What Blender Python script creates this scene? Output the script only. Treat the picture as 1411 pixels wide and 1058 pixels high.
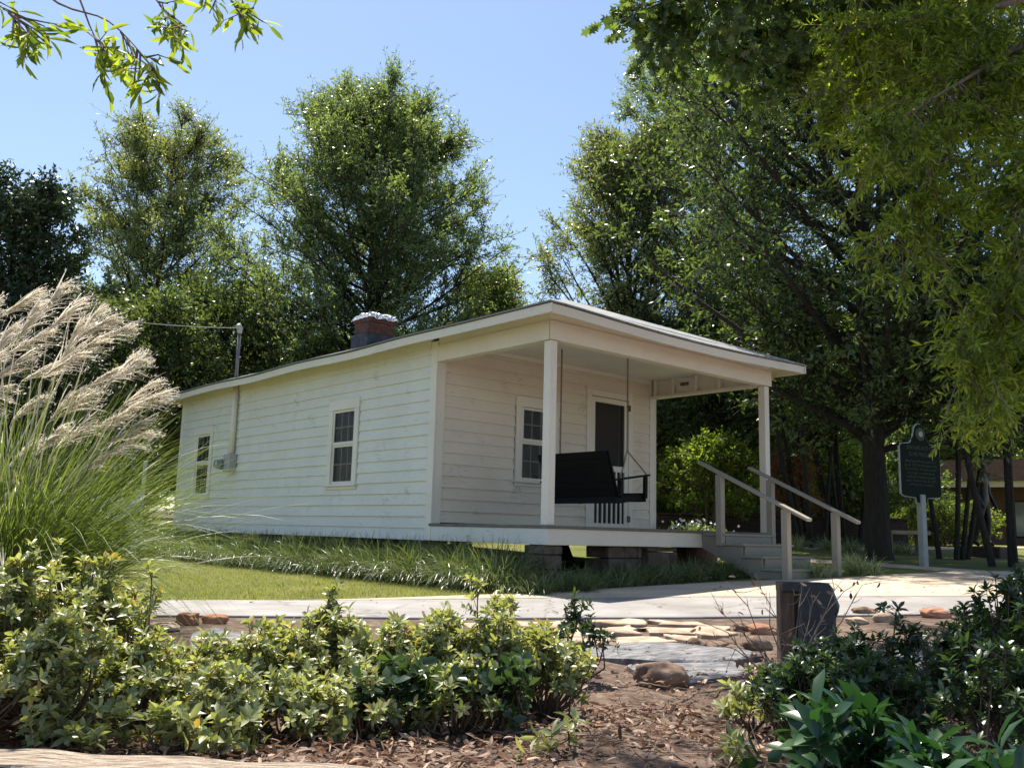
import bpy, math, random
import numpy as np
from mathutils import Matrix, Vector, Euler
R_ = math.radians
rng = np.random.default_rng(7)
random.seed(7)
for o in list(bpy.data.objects): bpy.data.objects.remove(o)
SC = bpy.context.scene
COL = SC.collection

# ------------------------------------------------------------------ camera, sky, sun, exposure
FZ = 0.80                                   # porch floor height above the lawn
CAM = np.array([-7.389, -7.790, FZ - 0.103])
CR = np.array([0.7506008, -0.66022726, 0.0264272])
CU = np.array([-0.12546594, -0.1031441, 0.98672164])
CF = np.array([0.64873472, 0.74394977, 0.16025608])
FPX = 1265.25
cd = bpy.data.cameras.new('camera'); cam = bpy.data.objects.new('camera', cd); COL.objects.link(cam)
cd.sensor_width = 36; cd.lens = FPX / 1411 * 36; cd.clip_start = 0.05; cd.clip_end = 3000
m = Matrix.Identity(4)
for i in range(3):
    m[i][0] = CR[i]; m[i][1] = CU[i]; m[i][2] = -CF[i]; m[i][3] = CAM[i]
cam.matrix_world = m
SC.camera = cam
SUN_EL = 67.0
sun_h = np.array([0.30, 0.954])             # horizontal direction towards the sun
w = bpy.data.worlds.new("World"); SC.world = w; w.use_nodes = True
nt = w.node_tree; nt.nodes.clear()
sky = nt.nodes.new('ShaderNodeTexSky'); sky.sky_type = 'NISHITA'; sky.sun_disc = False
sky.sun_elevation = R_(SUN_EL); sky.sun_rotation = math.atan2(sun_h[0], sun_h[1])
sky.air_density = 1.0; sky.dust_density = 0.6; sky.ozone_density = 0.75; sky.altitude = 100
bg = nt.nodes.new('ShaderNodeBackground'); bg.inputs[1].default_value = 0.10
wo = nt.nodes.new('ShaderNodeOutputWorld')
nt.links.new(sky.outputs[0], bg.inputs[0]); nt.links.new(bg.outputs[0], wo.inputs[0])
ld = bpy.data.lights.new('sun', 'SUN'); ld.energy = 5.0; ld.angle = R_(0.5); ld.color = (1.0, 0.93, 0.82)
sun = bpy.data.objects.new('sun', ld); COL.objects.link(sun)
sd = Vector((sun_h[0] * math.cos(R_(SUN_EL)), sun_h[1] * math.cos(R_(SUN_EL)), math.sin(R_(SUN_EL))))
sun.rotation_euler = sd.to_track_quat('Z', 'Y').to_euler()
SC.view_settings.view_transform = 'Standard'; SC.view_settings.look = 'None'
SC.view_settings.gamma = 1; SC.view_settings.exposure = 0.98
SC.render.engine = 'CYCLES'
SC.cycles.max_bounces = 8; SC.cycles.diffuse_bounces = 4; SC.cycles.transmission_bounces = 6
SC.cycles.transparent_max_bounces = 8

# ------------------------------------------------------------------ terrain
def sst(a, b, t):
    t = np.clip((t - a) / (b - a), 0, 1); return t * t * (3 - 2 * t)
FH = CF[:2] / np.linalg.norm(CF[:2]); RH = np.array([FH[1], -FH[0]])
def dl(x, y):
    return (x - CAM[0]) * FH[0] + (y - CAM[1]) * FH[1], (x - CAM[0]) * RH[0] + (y - CAM[1]) * RH[1]
def T(x, y):
    x = np.asarray(x, float); y = np.asarray(y, float)
    d, l = dl(x, y)
    z = 0.30 * sst(-4.0, 7.0, x) * sst(4, 9, d)
    z = z + 0.40 * sst(14.5, 26, d) + 1.2 * sst(30, 90, d)
    drop = d + 0.10 * l                                          # bank held by the timber in front
    z = z - 0.62 * (1 - sst(1.9, 2.62, drop))
    z = z - 1.0 * (1 - sst(-1.0, 1.7, d))
    return z
def spot(px, d, dz=0.0):
    p = CAM + d * (CF + (px - 705.5) / FPX * CR)
    return np.array([p[0], p[1], float(T(p[0], p[1])) + dz])
def at(px, py, d):
    return CAM + d * (CF + (px - 705.5) / FPX * CR - (py - 529) / FPX * CU)
def gnd(px, py):
    """where the sight line through a pixel meets the ground"""
    D = CF + (px - 705.5) / FPX * CR - (py - 529) / FPX * CU
    t = 1.8
    while t < 80:
        p = CAM + D * t
        if p[2] < T(p[0], p[1]): return np.array([p[0], p[1], float(T(p[0], p[1]))])
        t += 0.02
    return CAM + D * 80
# ------------------------------------------------------------------ materials
def nm(name):
    mt = bpy.data.materials.new(name); mt.use_nodes = True
    t = mt.node_tree; t.nodes.clear()
    out = t.nodes.new('ShaderNodeOutputMaterial')
    return mt, t, out
def N(t, typ, **k):
    n = t.nodes.new(typ)
    for a, b in k.items():
        if a == 'ins':
            for q, v in b.items(): n.inputs[q].default_value = v
        else: setattr(n, a, b)
    return n
def ramp(t, fac, stops):
    n = t.nodes.new('ShaderNodeValToRGB'); e = n.color_ramp.elements
    while len(e) < len(stops): e.new(0.5)
    for i, (p, c) in enumerate(stops):
        e[i].position = p; e[i].color = (*c, 1) if len(c) == 3 else c
    t.links.new(fac, n.inputs[0]); return n
def mixc(t, fac, a, b, mode='MIX'):
    n = t.nodes.new('ShaderNodeMix'); n.data_type = 'RGBA'; n.blend_type = mode
    for s, v in ((0, fac), (6, a), (7, b)):
        if hasattr(v, 'links'): t.links.new(v, n.inputs[s])
        elif isinstance(v, (int, float)): n.inputs[s].default_value = v
        else: n.inputs[s].default_value = (*v, 1)
    return n.outputs[2]
def coords(t, scale=(1, 1, 1)):
    c = N(t, 'ShaderNodeTexCoord'); mp = N(t, 'ShaderNodeMapping')
    mp.inputs['Scale'].default_value = scale
    t.links.new(c.outputs['Object'], mp.inputs[0]); return mp.outputs[0]
def noise(t, vec, scale, detail=4, rough=0.55):
    n = N(t, 'ShaderNodeTexNoise', ins={'Scale': scale, 'Detail': detail, 'Roughness': rough})
    t.links.new(vec, n.inputs['Vector']); return n.outputs[0]
def surf(name, stops, scale=6, rough=0.6, bump=0.0, stretch=(1, 1, 1), bscale=None, detail=5, spec=0.5, metal=0.0, speck=None, island=0.0, bdist=0.01):
    mt, t, out = nm(name)
    v = coords(t, stretch)
    nz = noise(t, v, scale, detail)
    c = ramp(t, nz, stops).outputs[0]
    if speck:                                  # (scale, threshold, colour)
        n2 = noise(t, v, speck[0], 3)
        f = ramp(t, n2, [(speck[1], (0, 0, 0)), (min(1, speck[1] + 0.06), (1, 1, 1))]).outputs[0]
        c = mixc(t, f, c, speck[2])
    if island:
        g = N(t, 'ShaderNodeNewGeometry'); mm = N(t, 'ShaderNodeMapRange')
        mm.inputs['To Min'].default_value = 1 - island; mm.inputs['To Max'].default_value = 1 + island
        t.links.new(g.outputs['Random Per Island'], mm.inputs[0])
        cc = N(t, 'ShaderNodeCombineColor')
        for i in range(3): t.links.new(mm.outputs[0], cc.inputs[i])
        c = mixc(t, 1.0, c, cc.outputs[0], 'MULTIPLY')
    p = N(t, 'ShaderNodeBsdfPrincipled', ins={'Roughness': rough, 'Metallic': metal, 'Specular IOR Level': spec})
    t.links.new(c, p.inputs['Base Color'])
    if bump:
        b = N(t, 'ShaderNodeBump', ins={'Strength': bump, 'Distance': bdist})
        t.links.new(noise(t, v, bscale or scale * 3, 6), b.inputs['Height']); t.links.new(b.outputs[0], p.inputs['Normal'])
    t.links.new(p.outputs[0], out.inputs[0])
    return mt
def leafmat(name, c1, c2, tr, rough=0.42, trf=0.42, spec=0.5, c3=None):
    """leaf: two greens varied leaf by leaf, light passing through"""
    mt, t, out = nm(name)
    g = N(t, 'ShaderNodeNewGeometry')
    st = [(0.0, c1), (0.9, c2)] + ([(0.94, c2), (0.97, c3)] if c3 else [])
    c = ramp(t, g.outputs['Random Per Island'], st).outputs[0]
    p = N(t, 'ShaderNodeBsdfPrincipled', ins={'Roughness': rough, 'Specular IOR Level': spec})
    t.links.new(c, p.inputs['Base Color'])
    tl = N(t, 'ShaderNodeBsdfTranslucent')
    t.links.new(mixc(t, 1.0, c, tr, 'MULTIPLY'), tl.inputs[0])
    mx = N(t, 'ShaderNodeMixShader', ins={0: trf})
    t.links.new(p.outputs[0], mx.inputs[1]); t.links.new(tl.outputs[0], mx.inputs[2])
    t.links.new(mx.outputs[0], out.inputs[0])
    return mt
M = {}
def paint(name, base, worn, amt, gs, rough=0.55):
    """old brushed paint on boards: faint grain, patches worn to bare wood"""
    mt, t, out = nm(name)
    v0 = coords(t, (1, 1, 1)); v = coords(t, gs)
    c = ramp(t, noise(t, v0, 1.7, 4), [(0.3, [q * 0.90 for q in base]), (0.7, base)]).outputs[0]
    gr = noise(t, v, 9, 6, 0.7)
    c = mixc(t, ramp(t, gr, [(0.45, (0, 0, 0)), (0.8, (0.35, 0.35, 0.35))]).outputs[0], c, worn)
    big = noise(t, v0, 2.3, 5, 0.7)
    fl = N(t, 'ShaderNodeMath', operation='MULTIPLY'); t.links.new(gr, fl.inputs[0]); t.links.new(big, fl.inputs[1])
    c = mixc(t, ramp(t, fl.outputs[0], [(amt, (0, 0, 0)), (amt + 0.035, (0.8, 0.8, 0.8))]).outputs[0], c, worn)
    p = N(t, 'ShaderNodeBsdfPrincipled', ins={'Roughness': rough, 'Specular IOR Level': 0.35})
    t.links.new(c, p.inputs['Base Color'])
    b = N(t, 'ShaderNodeBump', ins={'Strength': 0.35, 'Distance': 0.004})
    t.links.new(gr, b.inputs['Height']); t.links.new(b.outputs[0], p.inputs['Normal'])
    t.links.new(p.outputs[0], out.inputs[0]); return mt
M['sideboard'] = paint('weathered white clapboard', (0.74, 0.735, 0.67), (0.36, 0.31, 0.24), 0.335, (14, 0.9, 14))
M['frontboard_warm'] = paint('weathered white clapboard with warm bounce', (0.76, 0.68, 0.57), (0.36, 0.30, 0.23), 0.335, (0.9, 14, 14))  # worn white paint with warm bounce from the sunlit path put into the colour
M['trim'] = paint('cream white trim paint', (0.79, 0.745, 0.66), (0.42, 0.34, 0.25), 0.40, (7, 7, 1.2))
M['trimx'] = paint('cream white board paint', (0.77, 0.71, 0.61), (0.42, 0.33, 0.24), 0.385, (0.9, 3, 14))
M['trimy'] = paint('cream white eave paint', (0.74, 0.69, 0.58), (0.40, 0.33, 0.22), 0.385, (3, 0.9, 14))
M['ceil'] = surf('porch ceiling paint', [(0.3, (0.66, 0.66, 0.62)), (0.7, (0.72, 0.72, 0.68))], 2, 0.6)
M['greypaint'] = paint('worn grey step paint', (0.27, 0.25, 0.21), (0.16, 0.13, 0.10), 0.36, (1.2, 9, 9))
M['greyrail'] = paint('worn grey rail paint', (0.32, 0.29, 0.24), (0.20, 0.17, 0.13), 0.38, (6, 6, 1.2))
M['floor'] = surf('dark porch floor', [(0.3, (0.10, 0.09, 0.08)), (0.7, (0.17, 0.15, 0.13))], 8, 0.6, 0.2, (10, 1, 1))
M['black'] = surf('black painted wood', [(0.3, (0.002, 0.0025, 0.003)), (0.7, (0.005, 0.006, 0.007))], 9, 0.6, 0.15, (8, 1, 8), spec=0.15)
M['chain'] = surf('rusty chain metal', [(0.3, (0.06, 0.04, 0.03)), (0.7, (0.14, 0.11, 0.09))], 30, 0.5, metal=0.6)
M['steel'] = surf('grey painted steel', [(0.3, (0.30, 0.31, 0.30)), (0.7, (0.42, 0.42, 0.40))], 12, 0.45, 0.05, spec=0.5)
M['mast'] = surf('dull grey pipe', [(0.3, (0.10, 0.11, 0.11)), (0.7, (0.18, 0.18, 0.18))], 12, 0.5, metal=0.3)
M['glasscover'] = surf('meter glass', [(0.3, (0.20, 0.22, 0.22)), (0.7, (0.3, 0.32, 0.32))], 3, 0.08, spec=0.9)
M['flash'] = surf('crumpled galvanised cap', [(0.3, (0.38, 0.39, 0.41)), (0.7, (0.66, 0.67, 0.69))], 14, 0.4, 0.7, metal=0.75, bscale=14, bdist=0.03)
M['tar'] = surf('dark tarred flashing', [(0.3, (0.015, 0.018, 0.03)), (0.7, (0.06, 0.065, 0.08))], 9, 0.5, 0.4)
M['stone'] = surf('dark foundation stone', [(0.3, (0.06, 0.045, 0.035)), (0.6, (0.13, 0.10, 0.08)), (0.8, (0.20, 0.17, 0.14))], 7, 0.9, 0.9, bscale=11, bdist=0.03)
M['soffit'] = M['trimy']
M['interior'] = surf('dark room', [(0.3, (0.05, 0.045, 0.04)), (0.7, (0.07, 0.06, 0.05))], 2, 0.9)
M['curtain'] = surf('dim curtain', [(0.3, (0.14, 0.13, 0.11)), (0.7, (0.2, 0.18, 0.15))], 2, 0.9, 0, (1, 20, 1))
M['muntin'] = surf('dull window bars', [(0.3, (0.70, 0.66, 0.56)), (0.7, (0.78, 0.74, 0.64))], 9, 0.6)
M['asphalt'] = surf('weathered grey asphalt', [(0.35, (0.25, 0.235, 0.23)), (0.65, (0.31, 0.295, 0.285))], 3, 0.85, 0.5, bscale=160, detail=8, speck=(90, 0.62, (0.20, 0.19, 0.185)), bdist=0.004)
M['concrete'] = surf('pale concrete', [(0.35, (0.44, 0.36, 0.27)), (0.65, (0.52, 0.43, 0.33))], 2.2, 0.85, 0.3, bscale=90, detail=8, speck=(60, 0.64, (0.42, 0.35, 0.28)), bdist=0.004)
M['soil'] = surf('leafy brown soil', [(0.3, (0.045, 0.028, 0.019)), (0.5, (0.105, 0.068, 0.047)), (0.7, (0.19, 0.13, 0.092))], 9, 0.95, 0.9, bscale=30, detail=8, bdist=0.02)
M['farsoil'] = M['soil']
def lawnmat():
    mt, t, out = nm('lawn')
    v = coords(t)
    c = ramp(t, noise(t, v, 1.1, 5), [(0.3, (0.12, 0.15, 0.035)), (0.55, (0.19, 0.21, 0.055)), (0.75, (0.28, 0.26, 0.10))]).outputs[0]
    c2 = ramp(t, noise(t, v, 40, 6, 0.7), [(0.35, (0.45, 0.45, 0.45)), (0.7, (1.3, 1.3, 1.3))]).outputs[0]
    c = mixc(t, 1.0, c, c2, 'MULTIPLY')
    c = mixc(t, ramp(t, noise(t, v, 4.5, 4), [(0.58, (0, 0, 0)), (0.72, (0.6, 0.6, 0.6))]).outputs[0], c, (0.22, 0.17, 0.09))
    p = N(t, 'ShaderNodeBsdfPrincipled', ins={'Roughness': 0.9, 'Specular IOR Level': 0.2})
    t.links.new(c, p.inputs['Base Color'])
    b = N(t, 'ShaderNodeBump', ins={'Strength': 0.9, 'Distance': 0.03}); t.links.new(noise(t, v, 70, 6, 0.7), b.inputs['Height'])
    t.links.new(b.outputs[0], p.inputs['Normal']); t.links.new(p.outputs[0], out.inputs[0]); return mt
M['lawn'] = lawnmat()
M['bark'] = surf('dark grey bark', [(0.3, (0.016, 0.013, 0.010)), (0.7, (0.048, 0.040, 0.032))], 6, 0.95, 0.9, (5, 5, 0.8), bscale=9, bdist=0.03)
M['palebark'] = surf('pale brown bark', [(0.3, (0.14, 0.10, 0.075)), (0.7, (0.26, 0.20, 0.15))], 8, 0.9, 0.6, (4, 4, 1), bscale=12)
M['stem'] = surf('shrub stem', [(0.3, (0.06, 0.04, 0.025)), (0.7, (0.15, 0.10, 0.07))], 20, 0.9)
M['willow'] = leafmat('willow oak leaf', (0.085, 0.135, 0.055), (0.185, 0.25, 0.105), (1.9, 1.8, 0.75), 0.36, 0.5, 0.7)
M['mid'] = leafmat('mid green leaf', (0.055, 0.09, 0.035), (0.12, 0.165, 0.06), (1.9, 1.8, 0.7), 0.38, 0.45, 0.6)
M['willow_y'] = leafmat('yellowing oak leaf', (0.11, 0.16, 0.065), (0.24, 0.28, 0.125), (1.8, 1.7, 0.75), 0.36, 0.5, 0.7)
M['oakleaf'] = leafmat('dark oak leaf', (0.048, 0.082, 0.030), (0.115, 0.165, 0.055), (1.9, 1.9, 0.7), 0.36, 0.45, 0.7)
M['magnolia'] = leafmat('glossy dark leaf', (0.018, 0.036, 0.015), (0.045, 0.075, 0.028), (1.5, 1.7, 0.6), 0.33, 0.2, 0.6)
M['bright'] = leafmat('bright understory leaf', (0.09, 0.15, 0.03), (0.20, 0.26, 0.06), (1.8, 1.8, 0.6), 0.5, 0.55, 0.3)
M['yellow'] = leafmat('yellow maple leaf', (0.30, 0.26, 0.04), (0.42, 0.24, 0.05), (1.5, 1.3, 0.6), 0.5, 0.5, 0.3)
M['rust'] = leafmat('rusty brown leaf', (0.26, 0.10, 0.04), (0.36, 0.16, 0.06), (1.3, 1.1, 0.7), 0.6, 0.4, 0.3)
M['near'] = leafmat('near hanging oak leaf', (0.055, 0.105, 0.020), (0.27, 0.34, 0.055), (2.0, 1.9, 0.6), 0.38, 0.55, 0.5)
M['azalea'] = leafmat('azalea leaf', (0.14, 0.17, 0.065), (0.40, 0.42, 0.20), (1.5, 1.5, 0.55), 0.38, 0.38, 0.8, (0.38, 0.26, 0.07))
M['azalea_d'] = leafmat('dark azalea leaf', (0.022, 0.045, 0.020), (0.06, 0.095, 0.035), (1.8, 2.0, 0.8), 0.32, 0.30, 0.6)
M['broad'] = leafmat('broad dark leaf', (0.018, 0.050, 0.018), (0.035, 0.085, 0.028), (1.5, 1.9, 0.8), 0.28, 0.22, 0.6)
M['blade'] = leafmat('long grass blade', (0.07, 0.11, 0.028), (0.20, 0.25, 0.07), (1.6, 1.6, 0.7), 0.4, 0.4, 0.5)
M['liriope'] = leafmat('border grass blade', (0.035, 0.065, 0.022), (0.17, 0.21, 0.085), (1.5, 1.5, 0.7), 0.32, 0.35, 0.7)
M['varieg'] = leafmat('striped border grass', (0.10, 0.15, 0.04), (0.45, 0.48, 0.28), (1.4, 1.4, 0.8), 0.35, 0.35, 0.6)
M['turf'] = leafmat('turf blade', (0.17, 0.19, 0.05), (0.34, 0.34, 0.10), (1.5, 1.45, 0.6), 0.5, 0.4, 0.3)
M['plume'] = leafmat('silky seed plume', (0.60, 0.55, 0.44), (0.86, 0.82, 0.71), (1.05, 1.02, 1.0), 0.5, 0.4, 0.3)
M['litter'] = leafmat('dead leaf', (0.08, 0.038, 0.023), (0.40, 0.265, 0.18), (1.1, 1.0, 0.9), 0.6, 0.2, 0.4)
M['timber'] = surf('weathered landscape timber', [(0.36, (0.05, 0.03, 0.02)), (0.43, (0.28, 0.20, 0.14)), (0.55, (0.48, 0.40, 0.31)), (0.7, (0.60, 0.53, 0.44))], 6, 0.9, 1.0, (1.6, 26, 26), bscale=8, bdist=0.02, detail=8)
M['wood'] = surf('brown post wood', [(0.3, (0.05, 0.03, 0.02)), (0.7, (0.15, 0.095, 0.06))], 6, 0.8, 0.4, (7, 7, 1))
M['rock'] = surf('brown river rock', [(0.35, (0.10, 0.06, 0.04)), (0.5, (0.19, 0.12, 0.08)), (0.65, (0.30, 0.21, 0.14))], 9, 0.85, 0.9, bscale=25, bdist=0.01)
M['redrock'] = surf('red sandstone', [(0.3, (0.28, 0.12, 0.07)), (0.6, (0.42, 0.21, 0.13)), (0.8, (0.52, 0.32, 0.22))], 9, 0.9, 0.8, bscale=25, bdist=0.01)
M['tan'] = surf('tan flagstone', [(0.35, (0.26, 0.18, 0.12)), (0.5, (0.38, 0.28, 0.20)), (0.65, (0.47, 0.38, 0.28))], 8, 0.9, 0.9, bscale=18, bdist=0.012)
M['slate'] = surf('blue grey slate slab', [(0.35, (0.06, 0.06, 0.068)), (0.5, (0.13, 0.13, 0.14)), (0.65, (0.23, 0.225, 0.225))], 7, 0.65, 0.9, (1, 3, 1), bscale=25, bdist=0.01)
M['blackmetal'] = surf('black metal hood', [(0.3, (0.012, 0.013, 0.016)), (0.7, (0.03, 0.032, 0.036))], 7, 0.45, 0.1)
M['marker'] = surf('dark green cast metal', [(0.3, (0.004, 0.012, 0.008)), (0.7, (0.007, 0.019, 0.013))], 8, 0.75, 0.15, spec=0.15)  # dark green metal, darkened further: tree shade put into the colour
M['letters'] = surf('dimmed raised lettering', [(0.3, (0.05, 0.07, 0.045)), (0.7, (0.08, 0.10, 0.07))], 8, 0.7, spec=0.2)  # lettering dimmed, the same tree shade put into its colour
M['whitemetal'] = surf('white painted metal', [(0.3, (0.66, 0.66, 0.64)), (0.7, (0.78, 0.78, 0.76))], 8, 0.5)
M['postgrey'] = surf('dull grey post paint', [(0.3, (0.30, 0.31, 0.30)), (0.7, (0.38, 0.39, 0.38))], 8, 0.6)
M['fascia2'] = surf('cream building fascia', [(0.3, (0.55, 0.45, 0.30)), (0.7, (0.65, 0.55, 0.38))], 2, 0.6)
M['bronze'] = surf('dark bronze', [(0.3, (0.010, 0.010, 0.010)), (0.7, (0.03, 0.028, 0.024))], 9, 0.5, 0.2, metal=0.4)
M['pot'] = surf('terracotta pot', [(0.3, (0.16, 0.09, 0.07)), (0.7, (0.24, 0.14, 0.11))], 8, 0.8)
M['petal'] = surf('white petal', [(0.3, (0.75, 0.74, 0.72)), (0.7, (0.85, 0.84, 0.82))], 8, 0.5)
M['wire'] = surf('pale cable', [(0.3, (0.45, 0.45, 0.45)), (0.7, (0.6, 0.6, 0.6))], 9, 0.5)
def cracks(mt):
    t = mt.node_tree; pb = [n for n in t.nodes if n.type == 'BSDF_PRINCIPLED'][0]; src = pb.inputs['Base Color'].links[0].from_socket
    v = coords(t); wv = N(t, 'ShaderNodeVectorMath', operation='ADD'); t.links.new(v, wv.inputs[0])
    nn = N(t, 'ShaderNodeTexNoise', ins={'Scale': 3.0, 'Detail': 5}); t.links.new(v, nn.inputs['Vector'])
    sc = N(t, 'ShaderNodeVectorMath', operation='SCALE'); sc.inputs['Scale'].default_value = .5; t.links.new(nn.outputs[1], sc.inputs[0]); t.links.new(sc.outputs[0], wv.inputs[1])
    vo = N(t, 'ShaderNodeTexVoronoi', ins={'Scale': 0.55}); vo.feature = 'DISTANCE_TO_EDGE'; t.links.new(wv.outputs[0], vo.inputs['Vector'])
    f = ramp(t, vo.outputs['Distance'], [(0.0, (0.62, 0.58, 0.54)), (0.012, (1, 1, 1))]).outputs[0]
    st = ramp(t, noise(t, v, .9, 6, .65), [(0.35, (0.80, 0.78, 0.75)), (0.6, (1.04, 1.04, 1.04))]).outputs[0]
    t.links.new(mixc(t, 1.0, mixc(t, 1.0, src, f, 'MULTIPLY'), st, 'MULTIPLY'), pb.inputs['Base Color'])
cracks(M['asphalt']); cracks(M['concrete'])
def brickmat(name, a, b, mortar, scale, ax='XZ'):
    mt, t, out = nm(name)
    c = N(t, 'ShaderNodeTexCoord'); s = N(t, 'ShaderNodeSeparateXYZ'); cb = N(t, 'ShaderNodeCombineXYZ')
    t.links.new(c.outputs['Object'], s.inputs[0])
    ad = N(t, 'ShaderNodeMath', operation='ADD'); t.links.new(s.outputs[0], ad.inputs[0]); t.links.new(s.outputs[1], ad.inputs[1])
    t.links.new(ad.outputs[0], cb.inputs[0]); t.links.new(s.outputs[2], cb.inputs[1])
    br = N(t, 'ShaderNodeTexBrick', ins={'Color1': (*a, 1), 'Color2': (*b, 1), 'Mortar': (*mortar, 1), 'Scale': scale, 'Mortar Size': 0.012, 'Brick Width': 0.22, 'Row Height': 0.075})
    t.links.new(cb.outputs[0], br.inputs[0])
    n = ramp(t, noise(t, c.outputs['Object'], 14, 4), [(0.3, (0.6, 0.6, 0.6)), (0.7, (1.15, 1.15, 1.15))]).outputs[0]
    col = mixc(t, 1.0, br.outputs[0], n, 'MULTIPLY')
    p = N(t, 'ShaderNodeBsdfPrincipled', ins={'Roughness': 0.9}); t.links.new(col, p.inputs['Base Color'])
    bp = N(t, 'ShaderNodeBump', ins={'Strength': 0.8, 'Distance': 0.01}); bp.invert = True
    t.links.new(br.outputs['Fac'], bp.inputs['Height']); t.links.new(bp.outputs[0], p.inputs['Normal'])
    t.links.new(p.outputs[0], out.inputs[0]); return mt
M['chimbrick'] = brickmat('old chimney brick', (0.20, 0.055, 0.035), (0.10, 0.04, 0.03), (0.07, 0.06, 0.05), 1.0)
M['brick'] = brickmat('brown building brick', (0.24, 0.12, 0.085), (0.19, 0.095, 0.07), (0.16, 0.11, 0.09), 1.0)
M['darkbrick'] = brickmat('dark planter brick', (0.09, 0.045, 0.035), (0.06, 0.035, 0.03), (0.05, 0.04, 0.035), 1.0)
def roofmat():
    mt, t, out = nm('grey asphalt shingles')
    v = coords(t)
    s = N(t, 'ShaderNodeSeparateXYZ'); t.links.new(v, s.inputs[0])
    cb = N(t, 'ShaderNodeCombineXYZ'); t.links.new(s.outputs[0], cb.inputs[0])
    zz = N(t, 'ShaderNodeMath', operation='MULTIPLY', ins={1: 2.8}); t.links.new(s.outputs[2], zz.inputs[0]); t.links.new(zz.outputs[0], cb.inputs[1])
    br = N(t, 'ShaderNodeTexBrick', ins={'Color1': (0.20, 0.21, 0.22, 1), 'Color2': (0.30, 0.31, 0.33, 1), 'Mortar': (0.08, 0.08, 0.09, 1), 'Scale': 1.0, 'Mortar Size': 0.008, 'Brick Width': 0.3, 'Row Height': 0.14})
    t.links.new(cb.outputs[0], br.inputs[0])
    n = ramp(t, noise(t, v, 120, 3), [(0.3, (0.7, 0.7, 0.7)), (0.7, (1.2, 1.2, 1.2))]).outputs[0]
    p = N(t, 'ShaderNodeBsdfPrincipled', ins={'Roughness': 0.75}); t.links.new(mixc(t, 1.0, br.outputs[0], n, 'MULTIPLY'), p.inputs['Base Color'])
    t.links.new(p.outputs[0], out.inputs[0]); return mt
M['roof'] = roofmat()
def glassmat(name, dark, k):
    mt, t, out = nm(name)
    g = N(t, 'ShaderNodeBsdfGlossy', ins={'Color': (1, 1, 1, 1), 'Roughness': 0.03})
    d = N(t, 'ShaderNodeBsdfTransparent', ins={'Color': (*dark, 1)})
    f = N(t, 'ShaderNodeFresnel', ins={'IOR': 1.5}); mx = N(t, 'ShaderNodeMixShader')
    t.links.new(f.outputs[0], mx.inputs[0]); t.links.new(d.outputs[0], mx.inputs[1]); t.links.new(g.outputs[0], mx.inputs[2])
    t.links.new(mx.outputs[0], out.inputs[0]); return mt
M['glass'] = glassmat('window glass', (0.65, 0.65, 0.62), 1)
def meshscreen():
    mt, t, out = nm('insect screen')
    d = N(t, 'ShaderNodeBsdfTransparent', ins={'Color': (1, 1, 1, 1)}); p = N(t, 'ShaderNodeBsdfPrincipled', ins={'Base Color': (0.035, 0.032, 0.030, 1), 'Roughness': 0.7})
    mx = N(t, 'ShaderNodeMixShader', ins={0: 0.34}); t.links.new(d.outputs[0], mx.inputs[1]); t.links.new(p.outputs[0], mx.inputs[2])
    t.links.new(mx.outputs[0], out.inputs[0]); return mt
M['screen'] = meshscreen()

# ------------------------------------------------------------------ mesh helpers
def tag(o, label=None, cat=None, group=None, kind=None):
    if label: o['label'] = label
    if cat: o['category'] = cat
    if group: o['group'] = group
    if kind: o['kind'] = kind
    return o
def empty(name, loc, label, cat, group=None, rz=0.0):
    o = bpy.data.objects.new(name, None); COL.objects.link(o); o.empty_display_size = 0.2
    o.location = [float(q) for q in loc]; o.rotation_euler = (0, 0, rz)
    return tag(o, label, cat, group)
def npmesh(name, V, groups, smooth=False):
    """V (n,3), groups: list of (m,k) index arrays"""
    me = bpy.data.meshes.new(name)
    V = np.asarray(V, np.float32)
    me.vertices.add(len(V)); me.vertices.foreach_set('co', V.ravel())
    idx = np.concatenate([np.asarray(g).ravel() for g in groups]).astype(np.int32)
    tot = np.concatenate([np.full(len(g), np.asarray(g).shape[1]) for g in groups]).astype(np.int32)
    st = np.concatenate([[0], np.cumsum(tot)[:-1]]).astype(np.int32)
    me.loops.add(len(idx)); me.loops.foreach_set('vertex_index', idx)
    me.polygons.add(len(tot)); me.polygons.foreach_set('loop_start', st); me.polygons.foreach_set('loop_total', tot)
    if smooth: me.polygons.foreach_set('use_smooth', np.ones(len(tot), bool))
    me.update(calc_edges=True); return me
def link(name, me, mt, parent=None):
    me.materials.append(mt)
    o = bpy.data.objects.new(name, me); COL.objects.link(o)
    if parent: o.parent = parent
    return o
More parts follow.
